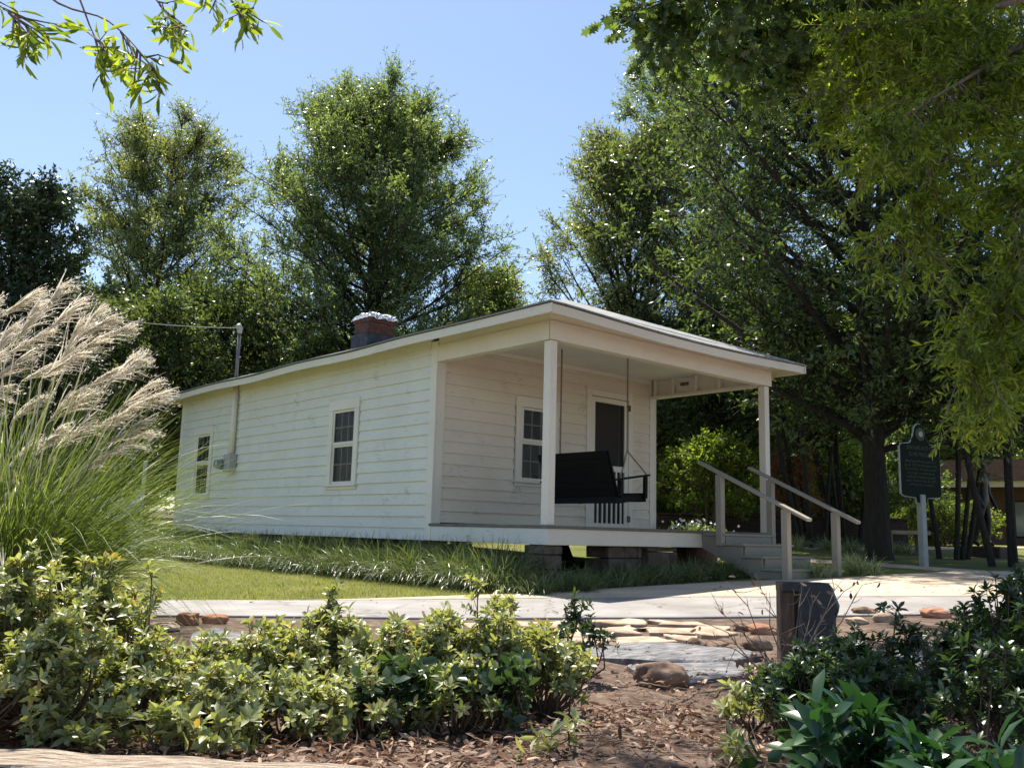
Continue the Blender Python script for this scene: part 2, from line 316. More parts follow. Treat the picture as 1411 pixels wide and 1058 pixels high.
class MB:
    """collects shapes in world coordinates; build() makes them local to the thing they belong to"""
    def __init__(s): s.v = []; s.f = []
    def add(s, V, F):
        b = len(s.v); s.v += [tuple(float(q) for q in p) for p in V]; s.f += [tuple(b + i for i in f) for f in F]; return s
    def box(s, x0, x1, y0, y1, z0, z1):
        V = [(x, y, z) for x in (x0, x1) for y in (y0, y1) for z in (z0, z1)]
        return s.add(V, [(0, 1, 3, 2), (4, 6, 7, 5), (0, 4, 5, 1), (2, 3, 7, 6), (0, 2, 6, 4), (1, 5, 7, 3)])
    def bar(s, a, b, w_, h_, up=(0, 0, 1)):
        a = np.array(a, float); b = np.array(b, float); d = (b - a) / np.linalg.norm(b - a)
        sd_ = np.cross(d, up); sd_ /= np.linalg.norm(sd_); u = np.cross(sd_, d)
        V = [p + sx * sd_ * w_ / 2 + sz * u * h_ / 2 for p in (a, b) for sx, sz in ((-1, -1), (1, -1), (1, 1), (-1, 1))]
        return s.add(V, [(0, 1, 2, 3), (7, 6, 5, 4), (0, 4, 5, 1), (1, 5, 6, 2), (2, 6, 7, 3), (3, 7, 4, 0)])
    def prism(s, prof, axis, a, b):
        """prof: 2D outline, extruded along axis 0/1/2 from a to b"""
        n = len(prof)
        def mk(p, t):
            q = list(p); q.insert(axis, t); return q
        V = [mk(p, a) for p in prof] + [mk(p, b) for p in prof]
        return s.add(V, [tuple(range(n)), tuple(range(2 * n - 1, n - 1, -1))] + [(i, i + n, (i + 1) % n + n, (i + 1) % n) for i in range(n)])
    def tube(s, P, R, n=6, cap=True):
        P = [np.array(p, float) for p in P]
        if not hasattr(R, '__len__'): R = [R] * len(P)
        ref = np.array([0.31, 0.17, 0.93]); V = []
        for i, p in enumerate(P):
            d = P[min(i + 1, len(P) - 1)] - P[max(i - 1, 0)]; d = d / (np.linalg.norm(d) + 1e-9)
            a = np.cross(d, ref if abs(d @ ref) < 0.95 else (1, 0, 0)); a /= np.linalg.norm(a); b = np.cross(d, a)
            V += [p + R[i] * (math.cos(2 * math.pi * k / n) * a + math.sin(2 * math.pi * k / n) * b) for k in range(n)]
        F = [(i * n + k, i * n + (k + 1) % n, (i + 1) * n + (k + 1) % n, (i + 1) * n + k) for i in range(len(P) - 1) for k in range(n)]
        if cap: F += [tuple(range(n - 1, -1, -1)), tuple(range((len(P) - 1) * n, len(P) * n))]
        return s.add(V, F)
    def lathe(s, prof, c, n=20):
        V = [(c[0] + r * math.cos(2 * math.pi * k / n), c[1] + r * math.sin(2 * math.pi * k / n), c[2] + z) for r, z in prof for k in range(n)]
        F = [(i * n + k, i * n + (k + 1) % n, (i + 1) * n + (k + 1) % n, (i + 1) * n + k) for i in range(len(prof) - 1) for k in range(n)]
        F += [tuple(range(n - 1, -1, -1)), tuple(range((len(prof) - 1) * n, len(prof) * n))]
        return s.add(V, F)
    def patch(s, A, B, C, D, nu, nv, fn=None):
        A, B, C, D = (np.array(q, float) for q in (A, B, C, D)); V = []
        for j in range(nv + 1):
            for i in range(nu + 1):
                u, v = i / nu, j / nv
                p = (A * (1 - u) + B * u) * (1 - v) + (D * (1 - u) + C * u) * v
                if fn: p = fn(p)
                V.append(p)
        return s.add(V, [(j * (nu + 1) + i, j * (nu + 1) + i + 1, (j + 1) * (nu + 1) + i + 1, (j + 1) * (nu + 1) + i) for j in range(nv) for i in range(nu)])
    def build(s, name, mt, parent=None, org=None, bevel=0.0, smooth=False, rot=None):
        """org: world origin of the parent (default its location); rot: parent rotation about z"""
        o0 = np.zeros(3)
        if org is not None: o0 = np.array(org, float)
        elif parent is not None:
            q = parent
            while q is not None: o0 = o0 + np.array(q.location); q = q.parent
        V = np.array(s.v) - o0
        me = bpy.data.meshes.new(name); me.from_pydata([tuple(p) for p in V], [], s.f)
        if smooth: me.polygons.foreach_set('use_smooth', np.ones(len(s.f), bool))
        me.update()
        if parent is None and org is None: loc = None
        o = link(name, me, mt, parent)
        if parent is None and org is not None: o.location = o0
        if bevel:
            b = o.modifiers.new('bevel', 'BEVEL'); b.width = bevel; b.segments = 1; b.limit_method = 'ANGLE'
        return o
def unit(v):
    return v / (np.linalg.norm(v, axis=-1, keepdims=True) + 1e-9)
def rvec(n):
    return unit(rng.normal(size=(n, 3)))
def leafgeo(P, D, L, Wd, kind='quad', Nn=None):
    """one small face (or folded blade) per leaf: base points P, directions D, lengths L, widths Wd"""
    n = len(P); D = unit(D)
    if Nn is None: Nn = rvec(n)
    S = unit(np.cross(D, Nn)); U = unit(np.cross(S, D))
    L = np.broadcast_to(np.asarray(L, float), (n,))[:, None]; Wd = np.broadcast_to(np.asarray(Wd, float), (n,))[:, None]
    if kind == 'quad':
        V = np.stack([P, P + D * L * .45 + S * Wd / 2, P + D * L, P + D * L * .45 - S * Wd / 2], 1)
        F = np.arange(n)[:, None] * 4 + np.arange(4)
        return V.reshape(-1, 3), [F]
    if kind == 'lobed':
        prof = [(0, .02), (.12, .10), (.22, .42), (.30, .14), (.45, .55), (.55, .18), (.72, .48), (.80, .16), (1.0, .03)]
        out = [(a, b) for a, b in prof] + [(a, -b) for a, b in prof[::-1]]
        V = np.stack([P + D * L * a + S * L * b * 0.8 + U * L * 0.15 * abs(b) for a, b in out], 1); k = len(out)
        # triangulate as strips between the two sides
        m = len(prof); F = [[i, i + 1, k - 2 - i, k - 1 - i] for i in range(m - 1)]
        F = (np.arange(n)[:, None, None] * k + np.array(F)[None]).reshape(-1, 4)
        return V.reshape(-1, 3), [F]
    # folded, slightly drooping leaf of 8 points
    c = 0.16
    V = np.stack([P,
        P + D * L * .28 + S * Wd * .40 + U * L * .05, P + D * L * .28 - U * L * 0.0, P + D * L * .28 - S * Wd * .40 + U * L * .05,
        P + D * L * .66 + S * Wd * .46 - U * L * (c * .25 - .05), P + D * L * .66 - U * L * c * .35, P + D * L * .66 - S * Wd * .46 - U * L * (c * .25 - .05),
        P + D * L - U * L * c], 1)
    Q = np.array([[1, 2, 5, 4], [2, 3, 6, 5]]); Tt = np.array([[0, 2, 1], [0, 3, 2], [4, 5, 7], [5, 6, 7]])
    b = np.arange(n)[:, None, None] * 8
    return V.reshape(-1, 3), [(b + Q[None]).reshape(-1, 4), (b + Tt[None]).reshape(-1, 3)]
def strips(P0, D0, L, Wd, bend, seg=5, up=np.array([0, 0, 1.0]), taper=True, side=None):
    """arching blades: start P0, direction D0, gravity bend"""
    n = len(P0); L = np.broadcast_to(L, (n,)).astype(float); Wd = np.broadcast_to(Wd, (n,)); bend = np.broadcast_to(bend, (n,))
    D = unit(D0.copy()); P = P0.copy(); rows = []
    S = unit(np.cross(D, rvec(n) * 0.5 + up)) if side is None else side
    for i in range(seg + 1):
        t = i / seg; wv = Wd * ((1 - t) ** 0.6 * 0.96 + 0.04 if taper else 1) * (0.55 + 0.45 * min(1, t * 4))
        rows.append(P - S * wv[:, None] / 2); rows.append(P + S * wv[:, None] / 2)
        P = P + D * (L / seg)[:, None]
        D = unit(D - up * (bend / seg)[:, None])
    V = np.stack(rows, 1); k = 2 * (seg + 1)
    F = np.array([[2 * i, 2 * i + 1, 2 * i + 3, 2 * i + 2] for i in range(seg)])
    return V.reshape(-1, 3), [(np.arange(n)[:, None, None] * k + F[None]).reshape(-1, 4)]
def merge(parts):
    Vs = []; G = {}; b = 0
    for V, gs in parts:
        for g in gs: G.setdefault(g.shape[1], []).append(g + b)
        Vs.append(V); b += len(V)
    return np.concatenate(Vs), [np.concatenate(g) for g in G.values()]
def tubes(segs, n=3):
    """many straight tapering twigs at once: segs (m,8) = ax ay az bx by bz ra rb"""
    s = np.asarray(segs, float); A = s[:, :3]; B = s[:, 3:6]; D = unit(B - A)
    X = unit(np.cross(D, np.array([0.31, 0.2, 0.93]))); Y = np.cross(D, X); V = []
    for p, r in ((A, s[:, 6]), (B, s[:, 7])):
        for k in range(n):
            a = 2 * math.pi * k / n; V.append(p + r[:, None] * (math.cos(a) * X + math.sin(a) * Y))
    V = np.stack(V, 1); F = np.array([[k, (k + 1) % n, n + (k + 1) % n, n + k] for k in range(n)])
    return V.reshape(-1, 3), [(np.arange(len(s))[:, None, None] * 2 * n + F[None]).reshape(-1, 4)]

# ------------------------------------------------------------------ ground, lawn, paths
def grid_sheet(name, xs, ys, zfn, mt, off=0.0, mask=None):
    X, Y = np.meshgrid(xs, ys); Z = zfn(X, Y) + off
    V = np.stack([X, Y, Z], -1).reshape(-1, 3); nx, ny = len(xs), len(ys)
    I = np.arange(nx * ny).reshape(ny, nx)
    F = np.stack([I[:-1, :-1], I[:-1, 1:], I[1:, 1:], I[1:, :-1]], -1).reshape(-1, 4)
    if mask is not None:
        c = V[F].mean(1); F = F[mask(c[:, 0], c[:, 1])]
        used = np.unique(F); mp = np.zeros(len(V), int); mp[used] = np.arange(len(used)); V = V[used]; F = mp[F]
    return link(name, npmesh(name, V, [F], True), mt)
def nz2(x, y, s=1.0):
    return (np.sin(x * 3.1 * s + 1.3 * np.sin(y * 2.3 * s)) + np.sin(y * 4.3 * s + 1.7 * np.sin(x * 3.7 * s)) + .6 * np.sin(x * 9.1 * s + y * 7.7 * s + 2 * np.sin(x * 5 * s)) + .5 * np.sin(y * 15 * s - x * 11 * s)) / 3
def soil_z(x, y):
    d, l = dl(x, y)
    near = 1 - sst(5.8, 6.6, d)
    return T(x, y) - 0.005 + near * (0.005 + 0.020 * nz2(x, y)) + near * .05 * (1 - sst(3.2, 4.6, d)) * sst(-.4, .6, l) * nz2(x + 3, y, .5)
def axis(fine0, fine1, step, mid, mstep, far):
    a = np.arange(fine0, fine1, step)
    m1 = np.arange(fine1, mid[1], mstep); m0 = np.arange(mid[0], fine0, mstep)
    f1 = mid[1] + np.geomspace(.5, far, 26); f0 = mid[0] - np.geomspace(.5, far, 26)[::-1]
    return np.unique(np.round(np.concatenate([f0, m0, a, m1, f1]), 4))
xs = axis(-9.5, 1.0, .09, (-16, 34), .5, 500); ys = axis(-9.5, -.5, .09, (-16, 44), .5, 500)
tag(grid_sheet('ground', xs, ys, soil_z, M['soil']), 'bare brown soil and leaf mould of the bed and the far ground', 'ground', kind='structure')
# path edges, each a list of (x, y) on the ground, found once from the photograph's perspective
far_edge = [(-14, 3.9), (-9.0, 2.35), (-6.33, 1.49), (-5.08, 1.07), (-3.64, .60), (-2.88, .20), (-1.6, -.15), (-.2, -.52), (1.05, -.72), (2.1, -.95), (3.24, -1.38), (4.2, -1.62), (5.6, -1.72), (7.1, -1.75), (9.9, -1.9), (16, -3.2)]
mid_edge = [(-14, 3.9), (-9.0, 2.35), (-6.33, 1.49), (-5.08, 1.07), (-3.64, .60), (-2.88, .19), (-1.85, -.40), (-.85, -1.0), (.25, -1.85), (1.02, -2.58), (1.8, -3.3), (2.7, -4.1), (3.9, -5.0), (6.0, -6.5), (9, -8.5), (14, -11.5)]
near_edge = [(-14.5, 3.0), (-9.4, 1.45), (-6.45, .41), (-5.4, -.21), (-4.27, -.84), (-3.56, -1.25), (-2.88, -1.76), (-2.08, -2.27), (-1.08, -2.96), (-.35, -3.45), (.44, -4.0), (1.33, -4.6), (2.37, -5.35), (4.5, -6.9), (7.5, -9), (12.5, -12.5)]
def resample(P, n):
    P = np.array(P, float); k = len(P); t = np.linspace(0, k - 1, n); out = []
    for s in t:
        i = min(int(s), k - 2); u = s - i
        p0, p1, p2, p3 = P[max(i - 1, 0)], P[i], P[i + 1], P[min(i + 2, k - 1)]
        out.append(.5 * ((2 * p1) + (-p0 + p2) * u + (2 * p0 - 5 * p1 + 4 * p2 - p3) * u * u + (-p0 + 3 * p1 - 3 * p2 + p3) * u ** 3))
    return np.array(out)
def strip_sheet(name, A, B, mt, off, nv=14, n=160, skirt=0.06, n0=0):
    A = resample(A, n)[n0:]; B = resample(B, n)[n0:]; V = []; m_ = len(A)
    for j in range(nv + 1):
        p = A * (1 - j / nv) + B * (j / nv); V.append(np.column_stack([p, T(p[:, 0], p[:, 1]) + off]))
    lo0 = V[0] - [0, 0, skirt]; lo1 = V[-1] - [0, 0, skirt]; V = [lo0] + V + [lo1]; rows = len(V)
    V = np.concatenate(V); I = np.arange(len(V)).reshape(rows, m_)
    F = np.stack([I[:-1, :-1], I[:-1, 1:], I[1:, 1:], I[1:, :-1]], -1).reshape(-1, 4)
    return link(name, npmesh(name, V, [F]), mt)
tag(strip_sheet('asphalt_path', mid_edge, near_edge, M['asphalt'], 0.010, n0=0), 'grey asphalt path curving past the white house', 'path', kind='structure')
tag(strip_sheet('concrete_walk', far_edge, mid_edge, M['concrete'], 0.014, n0=50), 'pale concrete walk widening towards the porch steps', 'walk', kind='structure')
FE = resample(far_edge, 200)
def fe_y(x): return np.interp(x, FE[:, 0], FE[:, 1])
lx = np.unique(np.concatenate([np.arange(-16, 12, .2), np.arange(12, 60, 1.0)])); ly = np.unique(np.concatenate([np.arange(-8, 18, .2), np.arange(18, 60, 1.0)]))
def lawnmask(x, y):
    d, l = dl(x, y)
    keep = (y > fe_y(x) - .10) & (d < 52)
    bed = (x > -.75) & (x < 5.0) & (y > -.80) & (y < 1.2)                       # bare soil in front of the porch
    return keep & ~bed
tag(grid_sheet('lawn', lx, ly, T, M['lawn'], 0.006, lawnmask), 'mown green lawn round the white house', 'lawn', kind='structure')
# side walk crossing behind the marker post and the pale slab seen under the porch
def walk(name, pts, wd, label, off=0.02):
    P = resample(pts, 40); d = np.gradient(P, axis=0); d /= np.linalg.norm(d, axis=1)[:, None]; nn = np.column_stack([-d[:, 1], d[:, 0]])
    return tag(strip_sheet(name, P + nn * wd / 2, P - nn * wd / 2, M['concrete'], off, 4, 40), label, 'walk', kind='structure')
a, b, c = gnd(1130, 788), gnd(1215, 787), gnd(1330, 792)
walk('side_walk', [spot(1010, 17.5)[:2], spot(1100, 17)[:2], spot(1230, 15.9)[:2], spot(1330, 14.2)[:2], spot(1420, 12.6)[:2]], 0.9, 'concrete side walk running past the green marker post')
walk('rear_walk', [spot(840, 23)[:2], spot(980, 22)[:2], spot(1060, 21.2)[:2], spot(1180, 21.5)[:2], spot(1300, 23)[:2], spot(1500, 26)[:2]], 0.7, 'thin pale walk behind the house and the big oak')

# ------------------------------------------------------------------ the house
W, P_, L_, OV = 4.57, 2.255, 11.09, 0.41
EZ = FZ + 2.53; PITCH = 0.385; PITCH_S = 0.36
house = empty('wooden_house', (0, 0, 0), 'small white clapboard house with an open front porch and low hipped roof', 'house')
def wall_boards(mb, axis, fixed, a0, a1, z0, z1, openings, outward, expo=0.158, seed=0):
    """lapped boards: each a wedge thicker at its foot; openings = (a0, a1, z0, z1)"""
    rs = random.Random(seed); k = 0; z = z0
    while z < z1 - 0.01:
        zt = min(z + expo, z1)
        cuts = [(a0, a1, z, zt)]
        for (o0, o1, q0, q1) in openings:
            if zt > q0 + .01 and z < q1 - .01:
                new = []
                for (c0, c1, g0, g1) in cuts:
                    if o0 > c0 and c0 < o0: new.append((c0, min(o0, c1), g0, g1))
                    if o1 < c1: new.append((max(o1, c0), c1, g0, g1))
                    if c0 < o0 and c1 > o1:
                        if q0 > g0 + .012: new.append((o0, o1, g0, q0))
                        if q1 < g1 - .012: new.append((o0, o1, q1, g1))
                cuts = [c for c in new if c[1] - c[0] > .01]
        for c0, c1, za, zb in cuts:
            pts = [c0]
            while c1 - pts[-1] > 4.5: pts.append(pts[-1] + rs.uniform(2.4, 4.0))
            pts.append(c1); full = abs(za - z) < 1e-6
            for i in range(len(pts) - 1):
                u0, u1 = pts[i] + (.0015 if i else 0), pts[i + 1] - (.0015 if i < len(pts) - 2 else 0)
                j0, j1 = rs.uniform(-.003, .003), rs.uniform(-.003, .003); out = 0.028 + rs.uniform(-.003, .004)
                if not full: j0 = j1 = 0; out = .016
                V = []
                for u, j in ((u0, j0), (u1, j1)):
                    for w_, zz in ((0.0, za + j - .004), (out, za + j - .004), (0.007, zb + .004), (0.0, zb + .004)):
                        V.append((fixed + outward * w_, u, zz) if axis == 0 else (u, fixed + outward * w_, zz))
                mb.add(V, [(0, 1, 2, 3), (7, 6, 5, 4), (0, 4, 5, 1), (1, 5, 6, 2), (2, 6, 7, 3), (3, 7, 4, 0)])
        z = zt; k += 1
zs = FZ - .22
# windows: (glass y0, y1, z0, z1) on the left wall
LW = [(4.27, 4.93, FZ + .60, FZ + 1.72), (9.57, 10.23, FZ + .50, FZ + 1.66)]
FWN = (1.56, 2.20, FZ + .69, FZ + 1.74); DOOR = (3.02, 3.90, FZ + 0.0, FZ + 2.09)
def corewall(mb, axis, c0, c1, a0, a1, z0, z1, openings):
    """solid wall core cut round its openings"""
    ops = sorted(openings); cur = a0
    def B(u0, u1, q0, q1):
        if u1 - u0 > .005 and q1 - q0 > .005:
            mb.box(c0, c1, u0, u1, q0, q1) if axis == 0 else mb.box(u0, u1, c0, c1, q0, q1)
    for (o0, o1, q0, q1) in ops:
        B(cur, o0, z0, z1); B(o0, o1, z0, q0); B(o0, o1, q1, z1); cur = o1
    B(cur, a1, z0, z1)
mb = MB(); wall_boards(mb, 0, 0.0, P_ + .10, L_ - .08, zs, EZ - .02, [(y0 - .12, y1 + .12, z0 - .10, z1 + .16) for y0, y1, z0, z1 in LW], -1, seed=3)
mb.build('side_wall_boards', M['sideboard'], house)
mb = MB(); wall_boards(mb, 0, W, P_ + .10, L_ - .08, zs, EZ - .02, [], 1, seed=4); mb.build('side_wall_boards', M['sideboard'], house)
mb = MB(); wall_boards(mb, 1, P_, .128, W - .128, FZ + .02, FZ + 2.5, [(FWN[0] - .13, FWN[1] + .13, FWN[2] - .1, FWN[3] + .13), (DOOR[0] - .10, DOOR[1] + .10, 0, DOOR[3] + .10)], -1, seed=5)
mb.build('porch_wall_boards', M['frontboard_warm'], house)
mb = MB(); wall_boards(mb, 1, L_, .1, W - .1, zs, EZ - .02, [], 1, seed=6); mb.build('rear_wall_boards', M['frontboard_warm'], house)
mb = MB()
corewall(mb, 0, 0.002, .09, P_ + .09, L_, zs + .01, EZ - .01, [(y0, y1, z0, z1) for y0, y1, z0, z1 in LW])
corewall(mb, 1, P_ + .002, P_ + .088, .004, W - .004, FZ + .01, FZ + 2.56, [FWN, (DOOR[0], DOOR[1], FZ, DOOR[3])])
mb.box(W - .09, W - .002, P_ + .09, L_, zs + .01, EZ - .01); mb.box(.09, W - .09, L_ - .09, L_ - .002, zs + .01, EZ - .01)
mb.box(.1, W - .1, P_ + .1, L_ - .1, FZ + 2.5, FZ + 2.54); mb.box(.1, W - .1, P_ + .1, L_ - .1, FZ - .05, FZ - .01)
mb.build('wall_core', M['interior'], house)
# corner boards
for x, s in ((0, -1), (W, 1)):
    mb = MB()
    xx0, xx1 = (x - .032, x + .0) if s < 0 else (x, x + .032)
    mb.box(xx0, xx1, P_ - .035, P_ + .105, zs - .004, EZ - .05)
    a, b = (x + .002, x + .128) if s < 0 else (x - .128, x - .002)
    mb.box(a, b, P_ - .034, P_ + .001, FZ + .003, FZ + 2.5)
    mb.build('corner_board', M['trim'], house, bevel=.003)
    MB().box(xx0, xx1, L_ - .085, L_ + .03, zs, EZ - .05).build('corner_board', M['trim'], house, bevel=.003)
# windows
def window(axis, fixed, out, a0, a1, z0, z1, tw=.11, head=.16, sill=.07):
    """axis 0: in the plane x=fixed; axis 1: in the plane y=fixed. out = direction the face looks"""
    def bx(mb, u0, u1, d0, d1, q0, q1):
        d0, d1 = fixed + out * d0, fixed + out * d1
        d0, d1 = min(d0, d1), max(d0, d1)
        mb.box(d0, d1, u0, u1, q0, q1) if axis == 0 else mb.box(u0, u1, d0, d1, q0, q1)
    fr = MB()
    bx(fr, a0 - tw, a0 + .012, 0, .042, z0 - .03, z1 + .004); bx(fr, a1 - .012, a1 + tw, 0, .042, z0 - .03, z1 + .004)
    bx(fr, a0 - tw - .012, a1 + tw + .012, 0, .046, z1 + .004, z1 + head)
    f = fr.build('window', M['trim'], house, bevel=.003)
    s = MB(); bx(s, a0 - tw - .02, a1 + tw + .02, -.02, .075, z0 - .062, z0 - .03); bx(s, a0 - tw, a1 + tw, 0, .034, z0 - .11, z0 - .062)
    s.build('sill', M['trim'], f, bevel=.003)
    zm = (z0 + z1) / 2 + .02
    sa = MB()
    for q0, q1, d in ((z0 - .03, zm, .006), (zm, z1, .022)):
        bx(sa, a0 + .012, a0 + .045, d - .02, d, q0, q1); bx(sa, a1 - .045, a1 - .012, d - .02, d, q0, q1)
        bx(sa, a0 + .045, a1 - .045, d - .02, d, q0, q0 + .045); bx(sa, a0 + .045, a1 - .045, d - .02, d, q1 - .035, q1)
    sa.build('sash', M['trim'], f, bevel=.002)
    mu = MB()
    for q0, q1, d in ((z0 + .015, zm - .035, -.012), (zm + .045, z1 - .035, .004)):
        for k in (1, 2):
            u = a0 + .045 + (a1 - a0 - .09) * k / 3; bx(mu, u - .011, u + .011, d - .014, d - .002, q0, q1)
        bx(mu, a0 + .045, a1 - .045, d - .015, d - .003, (q0 + q1) / 2 - .011, (q0 + q1) / 2 + .011)
    mu.build('muntins', M['muntin'], f)
    g = MB()
    for q0, q1, d in ((z0 + .014, zm - .034, -.018), (zm + .044, z1 - .034, -.003)):
        bx(g, a0 + .044, a1 - .044, d - .003, d, q0, q1)
    g.build('pane', M['glass'], f)
    sc = MB()
    for q0, q1, d in ((z0 + .014, zm - .034, .001), (zm + .044, z1 - .034, .017)): bx(sc, a0 + .044, a1 - .044, d - .001, d, q0, q1)
    sc.build('insect_screen', M['screen'], f)
    cu = MB(); n = 26
    for k in range(n):
        u0 = a0 + (a1 - a0) * k / n; u1 = a0 + (a1 - a0) * (k + 1) / n
        bx(cu, u0, u1, -.16 - .012 * math.sin(k * 1.9), -.15 - .012 * math.sin(k * 1.9), z0 - .02, z1)
    cu.build('curtain', M['curtain'], f)
    return f
for y0, y1, z0, z1 in LW: window(0, 0.0, -1, y0, y1, z0, z1)
window(1, P_, -1, *FWN)
# door: frame, screen door with spindles, hinges, handle
x0, x1, z0, z1 = DOOR
mb = MB(); yy = P_
mb.box(x0 - .10, x0, yy - .045, yy + .09, z0 + .003, z1 + .10); mb.box(x1, x1 + .10, yy - .045, yy + .09, z0 + .003, z1 + .10); mb.box(x0, x1, yy - .044, yy + .09, z1, z1 + .098)
mb.box(x0 - .125, x1 + .125, yy - .06, yy - .0, z1 + .10, z1 + .13)
door = mb.build('door', M['trim'], house, bevel=.003)
dx0, dx1 = x0 + .006, x1 - .006; ds = .085
mb = MB()
mb.box(dx0, dx0 + ds, yy - .036, yy - .008, z0 + .02, z1 - .01); mb.box(dx1 - ds, dx1, yy - .036, yy - .008, z0 + .02, z1 - .01)
mb.box(dx0 + ds, dx1 - ds, yy - .036, yy - .008, z1 - .09, z1 - .01); mb.box(dx0 + ds, dx1 - ds, yy - .036, yy - .008, z0 + .91, z0 + 1.0); mb.box(dx0 + ds, dx1 - ds, yy - .036, yy - .008, z0 + .02, z0 + .09)
mb.build('screen_door_frame', M['trim'], door, bevel=.003)
for k in range(6):
    u = dx0 + ds + (dx1 - dx0 - 2 * ds) * (k + .75) / 6.5
    MB().box(u - .014, u + .014, yy - .034, yy - .014, z0 + .09, z0 + .91).build('spindle', M['trim'], door)
MB().box(dx0 + ds, dx1 - ds, yy - .012, yy - .011, z0 + .09, z1 - .09).build('insect_screen', M['screen'], door)
mb = MB(); mb.box(dx0 + .0, dx1 - .16, yy + .03, yy + .06, z0 + .02, z1 - .01); mb.build('inner_door', M['interior'], door)
MB().box(dx1 - .16, dx1 - .10, yy + .05, yy + .07, z0 + .9, z1 - .01).build('curtain', M['curtain'], door)
for zz in (z1 - .17, z0 + .12):
    MB().box(x1 - .03, x1 + .035, yy - .056, yy - .044, zz, zz + .10).build('hinge', M['chain'], door, bevel=.004)
mb = MB(); mb.tube([(dx0 + .04, yy - .036, z0 + 1.02), (dx0 + .04, yy - .075, z0 + 1.05), (dx0 + .04, yy - .075, z0 + 1.13), (dx0 + .04, yy - .036, z0 + 1.16)], .008, 6); mb.build('handle', M['chain'], door)
# porch floor, skirt, posts
MB().box(-.045, W + .045, -.05, P_ + .001, FZ - .035, FZ).build('porch_floor', M['floor'], house, bevel=.004)
mb = MB(); mb.box(.0, W, -.022, .02, FZ - .225, FZ - .036); mb.build('porch_skirt', M['trimx'], house, bevel=.003)  # front skirt carries warm bounce in its cream colour, side skirts are cooler
for xa, xb in ((-.026, .018), (W - .018, W + .026)): MB().box(xa, xb, -.023, P_ - .036, FZ - .225, FZ - .036).build('porch_skirt', M['sideboard'], house, bevel=.003)
mb = MB()
for y in (.5, 1.1, 1.7): mb.box(.02, W - .02, y, y + .05, FZ - .2, FZ - .036)
mb.build('floor_joists', M['black'], house)
for x in (0.0, W - .115):
    MB().box(x, x + .115, 0.0, .115, FZ, FZ + 2.19).build('porch_post', M['trim'], house, bevel=.005)
# sagging front eave shared by roof, fascia, soffit, beam
def sag(p):
    x, y, z = p
    s = .055 * math.sin(math.pi * min(max((x + .1) / (W + .3), 0), 1)) * math.exp(-max(y + OV, 0) / 1.2)
    s += .012 * math.sin(y * 1.9 + .4) * math.exp(-max(x + OV, 0) / .6) * min(1, max(0, (y - 1) / 2))
    return np.array([x, y, z - s])
x0, x1, y0, y1 = -OV, W + OV, -OV, L_ + OV
rz_ = EZ + PITCH_S * (W / 2 + OV); fy = y0 + (rz_ - EZ) / PITCH; by = y1 - (rz_ - EZ) / PITCH; xm = W / 2
A, B, C_, D_ = (x0, y0, EZ), (x1, y0, EZ), (x1, y1, EZ), (x0, y1, EZ); F1, F2 = (xm, fy, rz_), (xm, by, rz_)
mb = MB()
mb.patch(A, B, F1, F1, 24, 8, sag); mb.patch(B, C_, F2, F1, 30, 8, sag); mb.patch(C_, D_, F2, F2, 12, 6, sag); mb.patch(D_, A, F1, F2, 30, 8, sag)
roof = mb.build('roof', M['roof'], house)
so = roof.modifiers.new('thick', 'SOLIDIFY'); so.thickness = 0.022; so.offset = -1
mb = MB()
def lower(dz, ins):
    def f(p):
        return sag(np.array(p)) - np.array([0, 0, dz])
    return f
i_ = .03
mb.patch((x0 + i_, y0 + i_, EZ + .01), (x1 - i_, y0 + i_, EZ + .01), (W + .03, -.0, EZ + PITCH * OV), (-.03, -.0, EZ + PITCH * OV), 24, 2, lower(.055, 0))
mb.patch((x0 + i_, y1 - i_, EZ + .01), (x0 + i_, y0 + i_, EZ + .01), (-.0, .0, EZ + PITCH_S * OV), (-.0, L_, EZ + PITCH_S * OV), 30, 2, lower(.055, 0))
mb.patch((x1 - i_, y0 + i_, EZ + .01), (x1 - i_, y1 - i_, EZ + .01), (W, L_, EZ + PITCH_S * OV), (W, .0, EZ + PITCH_S * OV), 30, 2, lower(.055, 0))
mb.patch((x1 - i_, y1 - i_, EZ + .01), (x0 + i_, y1 - i_, EZ + .01), (0, L_, EZ + PITCH * OV), (W, L_, EZ + PITCH * OV), 12, 2, lower(.055, 0))
mb.build('soffit', M['soffit'], house)
def fascia(a, b, nrm, mt, n=24):
    a = np.array(a, float); b = np.array(b, float); nrm = np.array(nrm, float)
    mb = MB(); ins, th = .028, .022
    def q(k, o, z):
        p = a * (1 - k) + b * k - nrm * (ins - o); p = sag(p); return p + np.array([0, 0, z])
    V = []; F = []
    for i in range(n + 1):
        for o, z in ((0, -.026), (0, -.135), (-th, -.135), (-th, -.026)): V.append(q(i / n, o, z))
    for i in range(n):
        for j in range(4): F.append((i * 4 + j, (i + 1) * 4 + j, (i + 1) * 4 + (j + 1) % 4, i * 4 + (j + 1) % 4))
    F += [(3, 2, 1, 0), (n * 4, n * 4 + 1, n * 4 + 2, n * 4 + 3)]
    mb.add(V, F); return mb.build('fascia', mt, house)
fascia((x0 + .03, y0, EZ), (x1 - .03, y0, EZ), (0, -1, 0), M['trimx']); fascia((x0, y0 + .006, EZ), (x0, y1, EZ), (-1, 0, 0), M['trimy'], 40)
fascia((x1, y0 + .006, EZ), (x1, y1, EZ), (1, 0, 0), M['trimy'], 40); fascia((x0 + .03, y1, EZ), (x1 - .03, y1, EZ), (0, 1, 0), M['trimx'])
